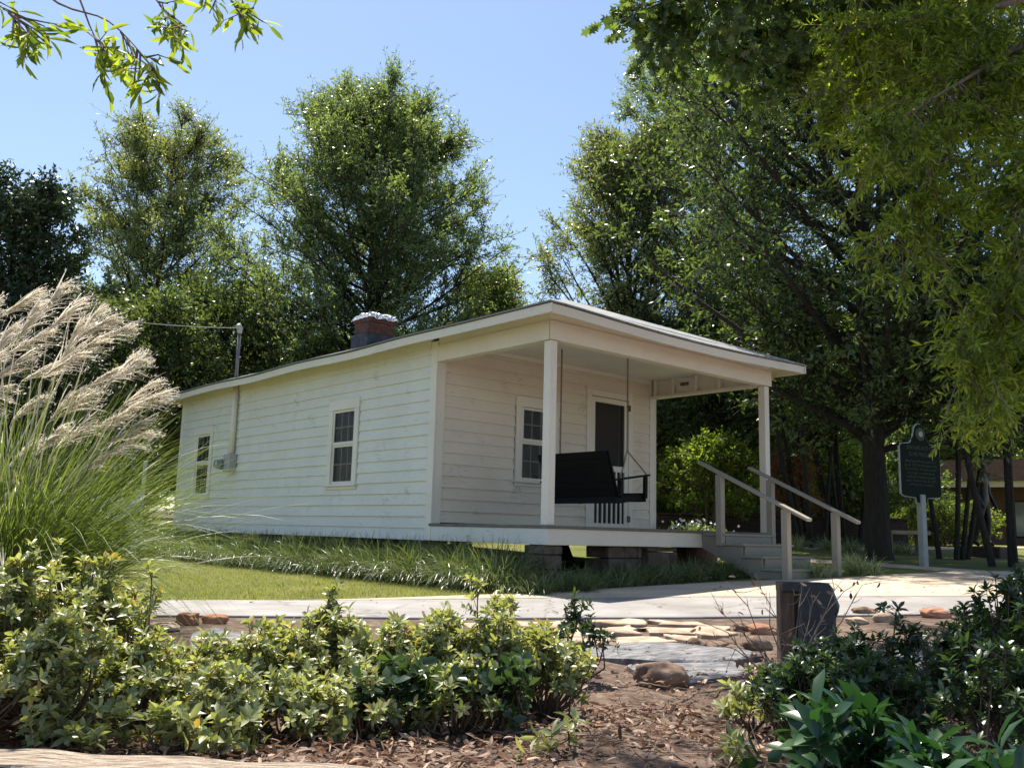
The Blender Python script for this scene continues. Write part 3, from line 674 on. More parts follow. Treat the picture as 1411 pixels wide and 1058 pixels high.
# frieze under the side eaves, porch beams, studs, ceiling
for xa, xb in ((-.040, -.002), (W + .002, W + .040)): MB().box(xa, xb, P_ + .108, L_ - .09, EZ - .14, EZ + .09).build('frieze_board', M['trimy'], house, bevel=.003)
mb = MB(); mb.box(-.012, W + .012, -.014, .012, FZ + 2.36, FZ + 2.66); mb.box(-.03, W + .03, -.032, -.0145, FZ + 2.19, FZ + 2.42); mb.box(.116, W - .116, -.0, .115, FZ + 2.192, FZ + 2.235)
mb.build('porch_beam', M['trimx'], house, bevel=.003)
mb = MB(); mb.box(-.012, .012, .013, P_ - .036, FZ + 2.36, FZ + 2.66); mb.box(-.03, -.0125, .0, P_ - .036, FZ + 2.19, FZ + 2.42); mb.box(-.002, .115, .116, P_ - .036, FZ + 2.192, FZ + 2.235)
mb.build('porch_beam', M['trimy'], house, bevel=.003)
mb = MB(); mb.box(W - .012, W + .012, .013, P_ - .036, FZ + 2.236, FZ + 2.66); mb.box(W - .115, W + .012, .116, P_ - .036, FZ + 2.192, FZ + 2.235)
for y in (.35, .82, 1.28, 1.76, 2.13): mb.box(W - .10, W - .013, y, y + .045, FZ + 2.236, FZ + 2.5)
mb.build('porch_beam', M['trim'], house, bevel=.003)
MB().box(W - .03, W - .012 - .003, 1.50, 1.66, FZ + 2.37, FZ + 2.42).build('beam_hole_patch', M['stone'], house)  # solid dark block standing for a hole, its shade put into the colour
MB().box(.013, W - .013, .013, P_ - .001, FZ + 2.5, FZ + 2.52).build('porch_ceiling', M['ceil'], house)
MB().box(.13, W - .13, P_ - .05, P_ - .03, FZ + 2.43, FZ + 2.498).build('ceiling_trim', M['trim'], house)
# foundation piers
def pier(x0, x1, y0, y1, seed, top=zs - .004):
    rs = random.Random(seed); mb = MB(); z = float(T((x0 + x1) / 2, (y0 + y1) / 2)) - .1
    while z < top - .02:
        h = min(rs.uniform(.14, .22), top - z)
        xc = x0
        while xc < x1 - .03:
            ww = min(rs.uniform(.25, .45), x1 - xc)
            j = [rs.uniform(-.012, .018) for _ in range(6)]
            mb.box(xc + .004, xc + ww - .004, y0 + j[2], y1 + j[3], z, z + h - .008); xc += ww
        z += h
    mb.build('pier', M['stone'], house, bevel=.012)
pier(-.02, .30, .02, .36, 1); pier(1.85, 2.45, .05, .42, 2); pier(W - .4, W - .03, .05, .4, 3)
pier(1.15, 1.78, .10, .5, 33)
for i, (x, y) in enumerate([(0.0, 2.3), (2.1, 2.3), (W - .36, 2.3), (0.0, 4.6), (0.0, 7.0), (0.0, 9.2), (W - .36, 4.6), (W - .36, 7.0), (W - .36, 9.2), (0, L_ - .4), (W - .36, L_ - .4), (2.1, 5.2), (2.1, 8.4)]): pier(x + .02, x + .36, y, y + .34, 10 + i)
mb = MB(); mb.bar((1.25, 1.05, FZ - .2), (1.62, 1.15, float(T(1.6, 1.1)) - .05), .14, .12); mb.build('brace', M['black'], house, bevel=.01)
# chimney
zc = EZ + .85
ch = MB(); ch.box(2.0, 2.62, 7.30, 7.80, EZ + .9, FZ + 3.92); ch.box(1.975, 2.645, 7.275, 7.825, FZ + 3.92, FZ + 3.99)
chim = ch.build('chimney', M['chimbrick'], roof, org=(0, 0, 0), bevel=.01); chim.location = (0, 0, 0)
mb = MB(); mb.box(1.955, 2.665, 7.255, 7.845, EZ + .7, FZ + 3.68); mb.build('flashing', M['tar'], chim, bevel=.01)
cap = MB()
prof = [(-.37, 7.22, 3.86), (-.33, 7.30, 4.02), (0, 0, 0)]
def capfn(p):
    u = (p[0] - 2.31) / .37; v = (p[1] - 7.55) / .34; r = max(abs(u), abs(v))
    z = 4.13 - .05 * r ** 2 - (.09 * max(0, r - .82) / .18) + .016 * math.sin(p[0] * 21) * math.cos(p[1] * 17) + .010 * math.sin(p[0] * 47 + p[1] * 39)
    return np.array([2.31 + u * .37 * (1 if r < .9 else .97), 7.55 + v * .34 * (1 if r < .9 else .97), FZ + z])
cap.patch((1.94, 7.21, 0), (2.68, 7.21, 0), (2.68, 7.89, 0), (1.94, 7.89, 0), 22, 20, capfn)
co = cap.build('cap', M['flash'], chim); so = co.modifiers.new('t', 'SOLIDIFY'); so.thickness = .006
# electric service: mast, conduit, meter
mb = MB(); mb.tube([(-.10, 8.46, FZ + 2.50), (-.10, 8.46, FZ + 3.50)], .032, 10); mast = mb.build('service_mast', M['mast'], house, smooth=True)
mb = MB(); mb.tube([(-.10, 8.46, FZ + 3.50), (-.11, 8.44, FZ + 3.58), (-.15, 8.41, FZ + 3.62), (-.20, 8.38, FZ + 3.59)], [.045, .06, .055, .035], 10); mb.build('weatherhead', M['steel'], mast, smooth=True)
mb = MB(); mb.tube([(-.085, 8.46, FZ + 1.19), (-.085, 8.46, FZ + 2.52)], .052, 10); mb.build('conduit', M['trim'], house, smooth=True)
mb = MB(); mb.box(-.17, -.028, 8.33, 8.60, FZ + .88, FZ + 1.20); me_ = mb.build('meter_box', M['steel'], house, bevel=.008)
mb = MB()
for r0, r1, xa, xb in ((.085, .095, -.17, -.20), (.09, .085, -.20, -.29), (.085, .03, -.29, -.31)):
    mb.tube([(xa, 8.66, FZ + 1.02), (xb, 8.66, FZ + 1.02)], [r0, r1], 16)
mb.tube([(-.03, 8.66, FZ + 1.02), (-.17, 8.66, FZ + 1.02)], .10, 16)
mb.build('meter', M['glasscover'], me_, smooth=False)
# overhead cable arriving from the left
A = np.array([-.2, 8.38, FZ + 3.57]); B = at(-60, 385, 24); mb = MB(); P = [A * (1 - t) + B * t - np.array([0, 0, .5 * 4 * t * (1 - t) * .6]) for t in np.linspace(0, 1, 24)]
mb.tube(P, .007, 5); cb = mb.build('service_cable', M['wire'], None); tag(cb, 'thin pale electric cable running from the roof mast to the left', 'cable')
# ------------------------------------------------------------------ porch steps
steps = empty('porch_steps', (3.45, 0, float(T(3.4, -.8))), 'weathered grey wooden steps with two handrails at the porch front', 'steps')
XA, XB = 2.87, 4.02
gz = float(T(3.4, -1.3))
for x in (XA, XB - .04):
    prof = [(-.025, FZ - .065), (-.36, FZ - .065), (-.36, FZ - .19), (-.66, FZ - .19), (-.66, FZ - .34), (-.96, FZ - .34), (-.96, FZ - .49), (-1.24, FZ - .49), (-1.24, gz - .03), (-.86, gz - .03), (-.025, FZ - .235)]
    MB().prism([(a, b) for a, b in prof], 0, x, x + .04).build('stringer', M['greypaint'], steps, bevel=.003)
for k, (ya, yb, zt) in enumerate([(-.40, -.052, FZ - .03), (-.70, -.36, FZ - .155), (-1.0, -.66, FZ - .305), (-1.28, -.96, FZ - .455)]):
    MB().box(XA - .03, XB + .03, ya, yb, zt - .034, zt).build('tread', M['greypaint'], steps, bevel=.005)
for ya, za, zb in [(-.363, FZ - .187, FZ - .066), (-.663, FZ - .337, FZ - .191), (-.963, FZ - .487, FZ - .341), (-1.243, gz - .02, FZ - .491)]:
    MB().box(XA + .041, XB - .041, ya - .02, ya, za, zb).build('riser', M['greypaint'], steps, bevel=.002)
for x in (XA - .02, XB + .02):
    for (yc, zb, zt) in ((-.34, FZ - .19, FZ + .745), (-1.33, float(T(x, -1.33)) - .05, FZ + .285)):
        MB().box(x - .045, x + .045, yc - .045, yc + .045, zb, zt).build('rail_post', M['greyrail'], steps, bevel=.004)
    k = (.945 - .18) / 1.64
    MB().bar((x, -.0, FZ + .925), (x, -1.66, FZ + .925 - 1.66 * k), .105, .038).build('handrail', M['greyrail'], steps, bevel=.004)
# ------------------------------------------------------------------ porch swing (hangs from the ceiling, faces along the porch)
sw = empty('porch_swing', (1.52, .80, FZ + .33), 'black wooden porch swing hanging from chains beside the front post', 'swing')
Y0, Y1 = .14, 1.45
zb = FZ + .37
mb = MB(); mb.bar((1.42, Y0, zb + .01), (1.42, Y1, zb + .01), .0, .0) if False else None
mb = MB()
a = np.array([1.36, 0, zb + .02]); b = np.array([1.17, 0, FZ + .965])
for i, t in enumerate(np.linspace(0, 1, 7)[:-1]):
    p = a + (b - a) * t; q = a + (b - a) * (t + 1 / 6 - .003)
    mb.add([(p[0], Y0, p[2]), (p[0], Y1, p[2]), (q[0], Y1, q[2]), (q[0], Y0, q[2]), (p[0] + .024, Y0, p[2] + .006), (p[0] + .024, Y1, p[2] + .006), (q[0] + .024, Y1, q[2] + .006), (q[0] + .024, Y0, q[2] + .006)],
           [(3, 2, 1, 0), (4, 5, 6, 7), (0, 1, 5, 4), (1, 2, 6, 5), (2, 3, 7, 6), (3, 0, 4, 7)])
mb.build('backrest', M['black'], sw, bevel=.002)
mb = MB()
for i in range(8):
    u = i / 8; x = 1.38 + .47 * u; z = zb + .055 * u + .02
    mb.box(x, x + .053, Y0, Y1, z, z + .02)
mb.build('seat', M['black'], sw)
mb = MB()
for y in (Y0 + .02, (Y0 + Y1) / 2, Y1 - .02): mb.bar((1.34, y, zb - .03), (1.85, y, zb + .035), .045, .075)
mb.bar((1.35, Y0, zb - .02), (1.35, Y1, zb - .02), .035, .085); mb.bar((1.89, Y0, zb + .02), (1.89, Y1, zb + .02), .035, .085)
for y in (Y0 + .05, Y1 - .05): mb.bar((1.37, y, zb), (1.17, y, FZ + .96), .04, .05, (0, 1, 0))
mb.build('seat_frame', M['black'], sw, bevel=.003)
for y in (Y0 - .03, Y1 + .03):
    MB().bar((1.28, y, FZ + .60), (1.92, y, FZ + .695), .07, .024).build('armrest', M['black'], sw, bevel=.004)
    MB().bar((1.85, y, zb + .02), (1.855, y, FZ + .675), .045, .05, (1, 0, 0)).build('arm_post', M['black'], sw, bevel=.003)
    MB().bar((1.38, y, zb + .02), (1.38, y, FZ + .61), .045, .05, (1, 0, 0)).build('arm_post', M['black'], sw, bevel=.003)
def chainmesh(mb, A, B, link_=.036, r=.0042, wd=.011):
    A = np.array(A, float); B = np.array(B, float); Ln = np.linalg.norm(B - A); n = max(1, int(round(Ln / (link_ * .78)))); d = (B - A) / Ln
    s1 = np.cross(d, (0.9, .1, .2)); s1 /= np.linalg.norm(s1); s2 = np.cross(d, s1)
    for i in range(n):
        c = A + d * Ln * (i + .5) / n; s = s1 if i % 2 else s2
        ring = [c + d * (link_ / 2 - wd) * (1 if math.sin(t) > 0 else -1) + d * wd * math.sin(t) + s * wd * math.cos(t) for t in np.linspace(.01, 2 * math.pi + .01, 9)]
        mb.tube(ring, r, 4, cap=False)
for y in (Y0 + .0, Y1 - .07):
    mb = MB(); s = (1.53, y, FZ + .985 if y < 1 else FZ + .99)
    chainmesh(mb, (1.53, y, FZ + 2.47), s); chainmesh(mb, s, (1.36, y - .03 if y < 1 else y + .03, FZ + .60)); chainmesh(mb, s, (1.88, y - .03 if y < 1 else y + .03, FZ + .70))
    c = mb.build('chain', M['chain'], sw)
    mb = MB(); mb.tube([(1.53, y, FZ + 2.50), (1.53, y, FZ + 2.485), (1.53, y + .016, FZ + 2.475), (1.53, y + .012, FZ + 2.455), (1.53, y - .012, FZ + 2.455), (1.53, y - .014, FZ + 2.468)], .005, 5); mb.build('hook', M['chain'], c)

# ------------------------------------------------------------------ trees
def grow(H, env, trunk_r, n_limb=46, n_sec=9, n_twig=7, n_leaf=12, leaf=(.11, .03), h0=.18, up=.55, twig=.55, seed=1, lean=(0, 0), kind='quad', multi=1, clump=.35, spire=.25, trunk_top=.9, droop=0.0, base_spread=.25):
    """trunk, limbs, secondaries and twigs inside the outline env(h) -> radius; returns (wood, leaves) geometry in local coordinates"""
    g = np.random.default_rng(seed); wood = MB(); segs = []; LP = []; LD = []
    trunks = []
    for k in range(multi):
        a = g.uniform(0, 6.28); sp = 0 if multi == 1 else base_spread * H * .28
        P = []; n = 9; ph = g.uniform(0, 6, 2)
        for i in range(n + 1):
            t = i / n
            P.append(np.array([math.cos(a) * (.06 * multi + sp * t) + .012 * H * math.sin(ph[0] + t * 5) * t + lean[0] * t * H, math.sin(a) * (.06 * multi + sp * t) + .012 * H * math.sin(ph[1] + t * 4.3) * t + lean[1] * t * H, t * H * trunk_top]))
        rr = [trunk_r * ((1 - i / n) ** .8 * .93 + .07) * (1.45 if i == 0 and multi == 1 else 1) for i in range(n + 1)]
        P.insert(1, P[0] * .9 + P[1] * .1 + 0); rr.insert(1, trunk_r * 1.08)
        P[0] = P[0] - np.array([0, 0, .15])
        wood.tube(P, rr, 9 if multi == 1 else 6); trunks.append((np.array(P), rr))
    def on(tr, h):
        P, rr = tr; i = int(np.searchsorted(P[:, 2], h)) - 1; i = max(0, min(i, len(P) - 2))
        t = (h - P[i, 2]) / max(1e-6, P[i + 1, 2] - P[i, 2]); t = min(max(t, 0), 1)
        return P[i] * (1 - t) + P[i + 1] * t, rr[i] * (1 - t) + rr[i + 1] * t
    az = g.uniform(0, 6.28)
    for i in range(n_limb):
        az += 2.4 + g.normal() * .25
        f = (i + .5) / n_limb
        hb = H * (h0 + (trunk_top - .04 - h0) * f ** 1.1)
        p0, r0 = on(trunks[i % multi], hb)
        ht = min(hb + H * up * (.22 + f) * (1 - f) * 1.5 * g.uniform(.35, 1.0) + .03 * H, H * .985)
        rad = env(ht / H) * g.uniform(.62, 1.0)
        p3 = np.array([math.cos(az) * rad + lean[0] * ht, math.sin(az) * rad + lean[1] * ht, ht])
        d = p3 - p0; c1 = p0 + d * .35 + np.array([0, 0, -.10 * abs(d[2])]) + g.normal(size=3) * .03 * np.linalg.norm(d); c2 = p0 + d * .7 + g.normal(size=3) * .05 * np.linalg.norm(d)
        ts = np.linspace(0, 1, 7); Q = [((1 - t) ** 3) * p0 + 3 * t * (1 - t) ** 2 * c1 + 3 * t * t * (1 - t) * c2 + t ** 3 * p3 for t in ts]
        rl = min(r0 * .42, .008 + .013 * np.linalg.norm(d))
        wood.tube(Q, [rl * (1 - t) ** .8 + .008 for t in ts], 5, cap=False)
        Q = np.array(Q); ln = np.linalg.norm(d)
        for s in range(n_sec):
            t = g.uniform(.14, 1.0) if s else 1.0
            j = min(int(t * 6), 5); u = t * 6 - j; b = Q[j] * (1 - u) + Q[j + 1] * u
            out = np.array([b[0] - lean[0] * b[2], b[1] - lean[1] * b[2], 0]); out /= (np.linalg.norm(out) + 1e-6)
            dr = out * .6 + np.array([0, 0, .45 - droop]) + g.normal(size=3) * .55; dr /= np.linalg.norm(dr)
            e = b + dr * (ln * clump * g.uniform(.35, 1.0) * (.5 + .5 * (1 - t)) + .25)
            r_e = math.hypot(e[0] - lean[0] * e[2], e[1] - lean[1] * e[2]); mx_ = env(min(max(e[2] / H, 0), 1)) * 1.06 + .12
            if r_e > mx_:
                e[:2] = np.array([lean[0] * e[2], lean[1] * e[2]]) + (e[:2] - np.array([lean[0] * e[2], lean[1] * e[2]])) * mx_ / r_e
            e[2] = min(e[2], H)
            segs.append([*b, *e, .018, .008])
            for q in range(n_twig):
                v = g.uniform(.15, 1.0); tb = b * (1 - v) + e * v
                td = dr * .5 + np.array([0, 0, spire - droop]) + g.normal(size=3) * .62; td /= np.linalg.norm(td)
                tl = twig * (g.uniform(.5, 1.15) + (.8 if spire > .3 and g.uniform() < .12 else 0)); te = tb + td * tl
                segs.append([*tb, *te, .008, .003])
                k = n_leaf; w_ = g.uniform(.1, 1.05, k)
                LP.append(tb + (te - tb) * w_[:, None] + g.normal(size=(k, 3)) * .035)
                LD.append(td * .7 + g.normal(size=(k, 3)) * .75 + np.array([0, 0, -.12 - droop]))
    V, F = tubes(segs, 3)
    LP = np.concatenate(LP); LD = np.concatenate(LD); n = len(LP)
    geo = leafgeo(LP, LD, g.uniform(.7, 1.25, n) * leaf[0], g.uniform(.8, 1.2, n) * leaf[1], kind)
    wv = np.array(wood.v); quads = [f for f in wood.f if len(f) == 4]; ng = [f for f in wood.f if len(f) != 4]
    parts = [(wv, [np.array(quads)] + [np.array([f]) for f in ng]), (V, F)]
    return parts, geo
def prof(*pts):
    xs_ = [p[0] for p in pts]; ys_ = [p[1] for p in pts]
    return lambda h: float(np.interp(h, xs_, ys_))
TREES = {}
def plant(name, label, cat, loc, wood, leaves, wm, lm, group=None, crown='crown', trunk='trunk', rz=0.0):
    t = empty(name, loc, label, cat, group, rz)
    a = link(trunk, npmesh(trunk, *merge(wood)), M[wm], t); b = link(crown, npmesh(crown, *leaves), M[lm], t)
    return t
def copy_thing(src, loc, label, rz=0.0, sc=1.0, group=None):
    r = src.copy(); COL.objects.link(r); r.location = [float(q) for q in loc]; r.rotation_euler = (0, 0, rz); r.scale = (sc, sc, sc); r['label'] = label
    if group: r['group'] = group
    for ch in list(src.children):
        c = ch.copy(); COL.objects.link(c); c.parent = r
    return r
GT = 'tall trees standing behind the white house'
w_, l_ = grow(14.9, prof((0, 1.6), (.2, 4.0), (.42, 3.8), (.6, 3.1), (.72, 2.7), (.84, 1.9), (.93, .9), (1, .1)), .15, 88, 10, 9, 12, (.13, .042), h0=.06, seed=11, clump=.31, up=.4, twig=.6, spire=.5)
plant('willow_oak_tree', 'pointed light green tree behind the left end of the roof, left of the chimney', 'tree', spot(205, 30), w_, l_, 'bark', 'willow_y', GT)
w_, l_ = grow(15.1, prof((0, 2.6), (.15, 5.0), (.4, 5.2), (.55, 4.7), (.7, 4.0), (.82, 2.8), (.9, 1.4), (.96, .6), (1, .1)), .19, 140, 13, 9, 12, (.13, .042), h0=.04, seed=12, clump=.32, up=.36, twig=.6, spire=.5)
plant('willow_oak_tree', 'largest round crowned tree rising behind the chimney', 'tree', spot(503, 28), w_, l_, 'bark', 'willow', GT)
w_, l_ = grow(9.6, prof((0, 1.0), (.3, 2.3), (.6, 2.0), (.85, 1.0), (1, .15)), .12, 56, 9, 8, 12, (.14, .046), h0=.08, seed=13, twig=.55)
plant('willow_oak_tree', 'smaller yellowish tree behind the roof between the chimney and the porch peak', 'tree', spot(672, 31), w_, l_, 'bark', 'willow_y', GT)
w_, l_ = grow(13.4, prof((0, 1.2), (.3, 3.6), (.5, 3.1), (.7, 2.5), (.85, 1.6), (1, .2)), .16, 84, 10, 8, 10, (.13, .042), h0=.08, seed=14, clump=.25, twig=.6)
plant('willow_oak_tree', 'slender pale green tree behind the porch roof peak', 'tree', spot(868, 27), w_, l_, 'bark', 'willow_y', GT)
w_, l_ = grow(17.0, prof((0, 1.2), (.3, 3.6), (.5, 3.8), (.75, 3.4), (.9, 2.4), (1, .4)), .18, 88, 11, 8, 10, (.13, .042), h0=.12, seed=15, clump=.25, twig=.6)
plant('willow_oak_tree', 'tall green tree topping out behind the right half of the porch roof', 'tree', spot(985, 27.5), w_, l_, 'bark', 'willow', GT)
# the big dark oak on the right
w_, l_ = grow(15.5, prof((0, 1), (.16, 3.6), (.3, 4.9), (.55, 5.2), (.8, 3.8), (1, .6)), .235, 120, 13, 8, 9, (.13, .050), h0=.13, seed=16, clump=.32, twig=.6, up=.5)
plant('oak_tree', 'big dark oak with thick straight trunk on the lawn right of the porch steps', 'tree', spot(1203, 18), w_, l_, 'bark', 'oakleaf')
# dense glossy dark tree on the far left
w_, l_ = grow(8.7, prof((0, 1.8), (.3, 2.3), (.6, 2.0), (.85, 1.3), (1, .3)), .16, 60, 9, 8, 11, (.12, .055), h0=.03, seed=17, clump=.4, twig=.4, spire=.1)
plant('magnolia_tree', 'dense dark glossy tree at the left edge behind the feathery grass', 'tree', spot(0, 20), w_, l_, 'bark', 'magnolia')
# understory behind the house
w_, l_ = grow(6.6, prof((0, 1.8), (.3, 2.9), (.6, 2.6), (.85, 1.5), (1, .3)), .10, 46, 8, 7, 11, (.13, .055), h0=.03, seed=18, clump=.4, twig=.5)
u0 = plant('broadleaf_tree', 'low dark tree behind the rear end of the house roof', 'tree', spot(190, 24), w_, l_, 'bark', 'mid', 'low trees behind the house')
copy_thing(u0, spot(75, 25), 'low dark tree between the glossy dark tree and the pointed light green tree', 1.3, 1.1)
copy_thing(u0, spot(330, 27), 'low dark tree behind the roof mast of the house', 2.1, 1.15)
w_, l_ = grow(7.6, prof((0, 2.2), (.3, 3.1), (.6, 2.7), (.85, 1.6), (1, .3)), .12, 52, 8, 7, 11, (.13, .055), h0=.03, seed=19, clump=.4, twig=.5)
u1 = plant('broadleaf_tree', 'bushy mid green tree behind the roof just left of the chimney', 'tree', spot(430, 33), w_, l_, 'bark', 'bright', 'low trees behind the house')
copy_thing(u1, spot(590, 34), 'bushy mid green tree behind the roof just right of the chimney', 2.4, 1.0)
copy_thing(u1, spot(760, 35), 'bushy mid green tree behind the porch roof peak', 4.0, .95)
# seen through and right of the porch
w_, l_ = grow(7.4, prof((0, 1.2), (.2, 3.0), (.5, 2.9), (.8, 1.9), (1, .3)), .12, 54, 8, 7, 12, (.13, .055), h0=.08, seed=20, clump=.4, twig=.5)
u2 = plant('broadleaf_tree', 'bright green tree seen through the open porch beside its back corner', 'tree', spot(945, 30), w_, l_, 'bark', 'bright', 'trees seen through and beside the porch')
copy_thing(u2, spot(1085, 31), 'bright green tree just right of the front right porch post', 1.9, 1.0)
w_, l_ = grow(6.8, prof((0, .8), (.22, 2.4), (.5, 2.8), (.8, 1.9), (1, .3)), .10, 50, 8, 7, 12, (.12, .05), h0=.22, seed=21, clump=.4, twig=.5)
u3 = plant('broadleaf_tree', 'dark green tree above the upper ends of the step handrails', 'tree', spot(1010, 25), w_, l_, 'bark', 'oakleaf', 'trees seen through and beside the porch')
copy_thing(u3, spot(1330, 52), 'dark green tree behind the brick building right of the marker', 2.6, 1.5)
copy_thing(u3, spot(1450, 46), 'dark green tree at the right edge behind the brick building', 3.9, 1.5)
w_, l_ = grow(2.5, prof((0, .3), (.3, .9), (.6, 1.1), (1, .3)), .03, 26, 6, 5, 9, (.09, .05), h0=.2, seed=22, clump=.5, twig=.28, multi=4)
plant('maple_shrub', 'small yellow green maple behind the porch floor edge left of the steps', 'shrub', spot(978, 22), w_, l_, 'stem', 'bright')
w_, l_ = grow(2.2, prof((0, .3), (.5, .7), (1, .3)), .02, 10, 5, 4, 7, (.10, .05), h0=.45, seed=23, clump=.5, twig=.22)
plant('yellow_shrub', 'thin shrub with golden yellow leaves behind the upper end of the left handrail', 'shrub', spot(957, 24), w_, l_, 'stem', 'yellow')
w_, l_ = grow(2.1, prof((0, .3), (.5, .7), (1, .5)), .02, 16, 5, 4, 7, (.16, .02), h0=.2, seed=24, clump=.5, twig=.3)
plant('rusty_shrub', 'rust coloured leafless looking shrub behind the right handrail', 'shrub', spot(1083, 22.5), w_, l_, 'stem', 'rust')
# crepe myrtles: several bare stems under a crown
w_, l_ = grow(6.2, prof((0, .3), (.4, 1.6), (.6, 2.2), (.85, 1.6), (1, .3)), .065, 44, 7, 6, 11, (.09, .045), h0=.40, seed=25, clump=.4, twig=.4, multi=6, base_spread=.55)
GC = 'multi stemmed crepe myrtles on the right'
cm = plant('crepe_myrtle', 'crepe myrtle with several bare stems right behind the step handrails', 'tree', spot(1118, 21.5), w_, l_, 'bark', 'oakleaf', GC)
copy_thing(cm, spot(1162, 23.5), 'crepe myrtle with bare stems touching the left side of the oak trunk', 1.1, .95)
copy_thing(cm, spot(1298, 19), 'crepe myrtle with dark stems just right of the green marker', 2.9, .85)
copy_thing(cm, spot(1382, 16.5), 'crepe myrtle with thick leaning stems near the right edge', 4.4, 1.0)
# far row of trees
GF = 'far trees closing the view'
w_, l_ = grow(9.5, prof((0, 2.6), (.3, 3.9), (.6, 3.6), (.85, 2.2), (1, .4)), .2, 46, 8, 6, 10, (.24, .12), h0=.03, seed=26, clump=.4, twig=.7)
ft = plant('woodland_tree', 'far tree in the row behind the left end of the house', 'tree', spot(60, 47), w_, l_, 'bark', 'willow', GF)
for i, (px, d, s, lb) in enumerate([(210, 50, 1.0, 'far tree right behind the pointed light green tree'), (330, 46, .95, 'far tree low behind the roof mast'), (450, 50, 1.0, 'far tree behind the left half of the largest round crown'), (580, 48, .95, 'far tree behind the right half of the largest round crown'),
        (705, 50, .85, 'far tree low in the sky gap above the porch peak'), (820, 47, .95, 'far tree behind the slender pale green tree'), (930, 45, .9, 'far tree seen through the porch opening'), (1050, 48, 1.1, 'far tree behind the front right porch post'),
        (1160, 45, 1.15, 'far tree behind the crepe myrtles left of the oak trunk'), (1280, 50, 1.2, 'far tree above the brick building right of the oak trunk'), (1410, 52, 1.25, 'far tree above the right end of the brick building'), (-80, 46, 1.0, 'far tree beyond the left edge of the glossy dark tree')]):
    copy_thing(ft, spot(px, d), lb, i * 1.7 + .6, s)
# ------------------------------------------------------------------ boughs hanging into the picture from trees beside the camera
def boughs(lines, n_sec, sec_len, n_twig, twig, n_leaf, leaf, seed, droop, kind='fine', r0=.03, tmin=.2):
    """lines: list of point lists (world); returns wood + leaf geometry (world coordinates)"""
    g = np.random.default_rng(seed); wood = MB(); segs = []; LP = []; LD = []
    for ln in lines:
        P = resample3(ln, 26); n = len(P)
        wood.tube(P, [r0 * (1 - .85 * i / (n - 1)) for i in range(n)], 6, cap=False)
        for s in range(n_sec):
            t = g.uniform(tmin, 1.0) ** .8; i = min(int(t * (n - 1)), n - 2); b = P[i] + (P[i + 1] - P[i]) * g.uniform()
            dd = unit(P[min(i + 1, n - 1)] - P[i]); dr = unit(dd * .5 + g.normal(size=3) * .6 - np.array([0, 0, droop]))
            L = sec_len * g.uniform(.4, 1.1); e = b + dr * L - np.array([0, 0, droop * L * .3]); segs.append([*b, *e, .007, .003])
            for q in range(n_twig):
                v = g.uniform(.1, 1.0); tb = b + (e - b) * v; td = unit(dr * .6 + g.normal(size=3) * .5 - np.array([0, 0, droop * .9]))
                tl = twig * g.uniform(.5, 1.15); te = tb + td * tl; segs.append([*tb, *te, .0035, .0015])
                k = n_leaf; w_ = np.linspace(.15, 1.0, k)
                LP.append(tb + (te - tb) * w_[:, None]); LD.append(td * .75 + g.normal(size=(k, 3)) * .55 - np.array([0, 0, droop * .5]))
    LP = np.concatenate(LP); LD = np.concatenate(LD); n = len(LP)
    geo = leafgeo(LP, LD, g.uniform(.7, 1.2, n) * leaf[0], g.uniform(.8, 1.2, n) * leaf[1], kind)
    wv = np.array(wood.v); V, F = tubes(segs, 3)
    return [(wv, [np.array(wood.f)]), (V, F)], geo
def resample3(P, n):
    P = np.array(P, float); k = len(P)
    if k < 2: return P
    t = np.linspace(0, k - 1, n); out = []
    for s in t:
        i = min(int(s), k - 2); u = s - i; p0, p1, p2, p3 = P[max(i - 1, 0)], P[i], P[i + 1], P[min(i + 2, k - 1)]
        out.append(.5 * ((2 * p1) + (-p0 + p2) * u + (2 * p0 - 5 * p1 + 4 * p2 - p3) * u * u + (-p0 + 3 * p1 - 3 * p2 + p3) * u ** 3))
    return np.array(out)
def overhang(name, label, base, trunk_pts, r, wood, leaves, wm, lm, cat='tree'):
    mbt = MB(); mbt.tube(resample3([base - np.array([0, 0, .3])] + trunk_pts, 16), [r * (1 - .55 * i / 15) * (1.3 if i == 0 else 1) for i in range(16)], 12, cap=False)
    wood = [(np.array(mbt.v), [np.array(mbt.f)])] + wood
    t = empty(name, base, label, cat)
    V, F = merge(wood); a = link('trunk', npmesh('trunk', V - base, F, True), M[wm], t)
    V, F = leaves; b = link('crown', npmesh('crown', V - base, F), M[lm], t)
    return t
# right: willow oak hanging low
base = spot(1800, 8.5)
top = base + np.array([0, 0, 5.2])
src = top - np.array([0, 0, .2])
lines = []
ends = [((1600, -60, 8), (1390, 5, 7.6), (1275, 25, 7.2), (1165, 40, 6.9)), ((1600, 60, 8), (1400, 20, 7.4), (1260, 120, 6.8), (1160, 260, 6.6)),
        ((1600, 120, 8), (1420, 60, 7.6), (1330, 160, 7.0), (1235, 330, 6.8)), ((1600, 200, 8), (1470, 160, 7.4), (1380, 260, 7.0), (1320, 420, 6.8)),
        ((1620, 0, 8), (1440, -60, 7.9), (1290, 30, 7.7), (1150, 140, 7.4)), ((1600, 260, 8), (1490, 300, 6.9), (1400, 380, 6.5), (1325, 500, 6.3)),
        ((1650, 300, 8), (1520, 380, 7.3), (1450, 430, 7.0), (1370, 530, 6.8)), ((1600, -100, 8), (1430, -120, 8.2), (1300, -60, 8.3), (1120, 60, 8.3)),
        ((1600, 100, 8), (1500, 90, 7.0), (1440, 180, 6.4), (1390, 330, 6.2))]
ends = [ends[0], ends[2], ends[4], ends[5], ends[6], ends[7], ends[8], ((1600, 60, 8), (1430, 60, 7.4), (1330, 110, 6.9), (1200, 190, 6.6))]
for e in ends: lines.append([src] + [at(*q) for q in e])
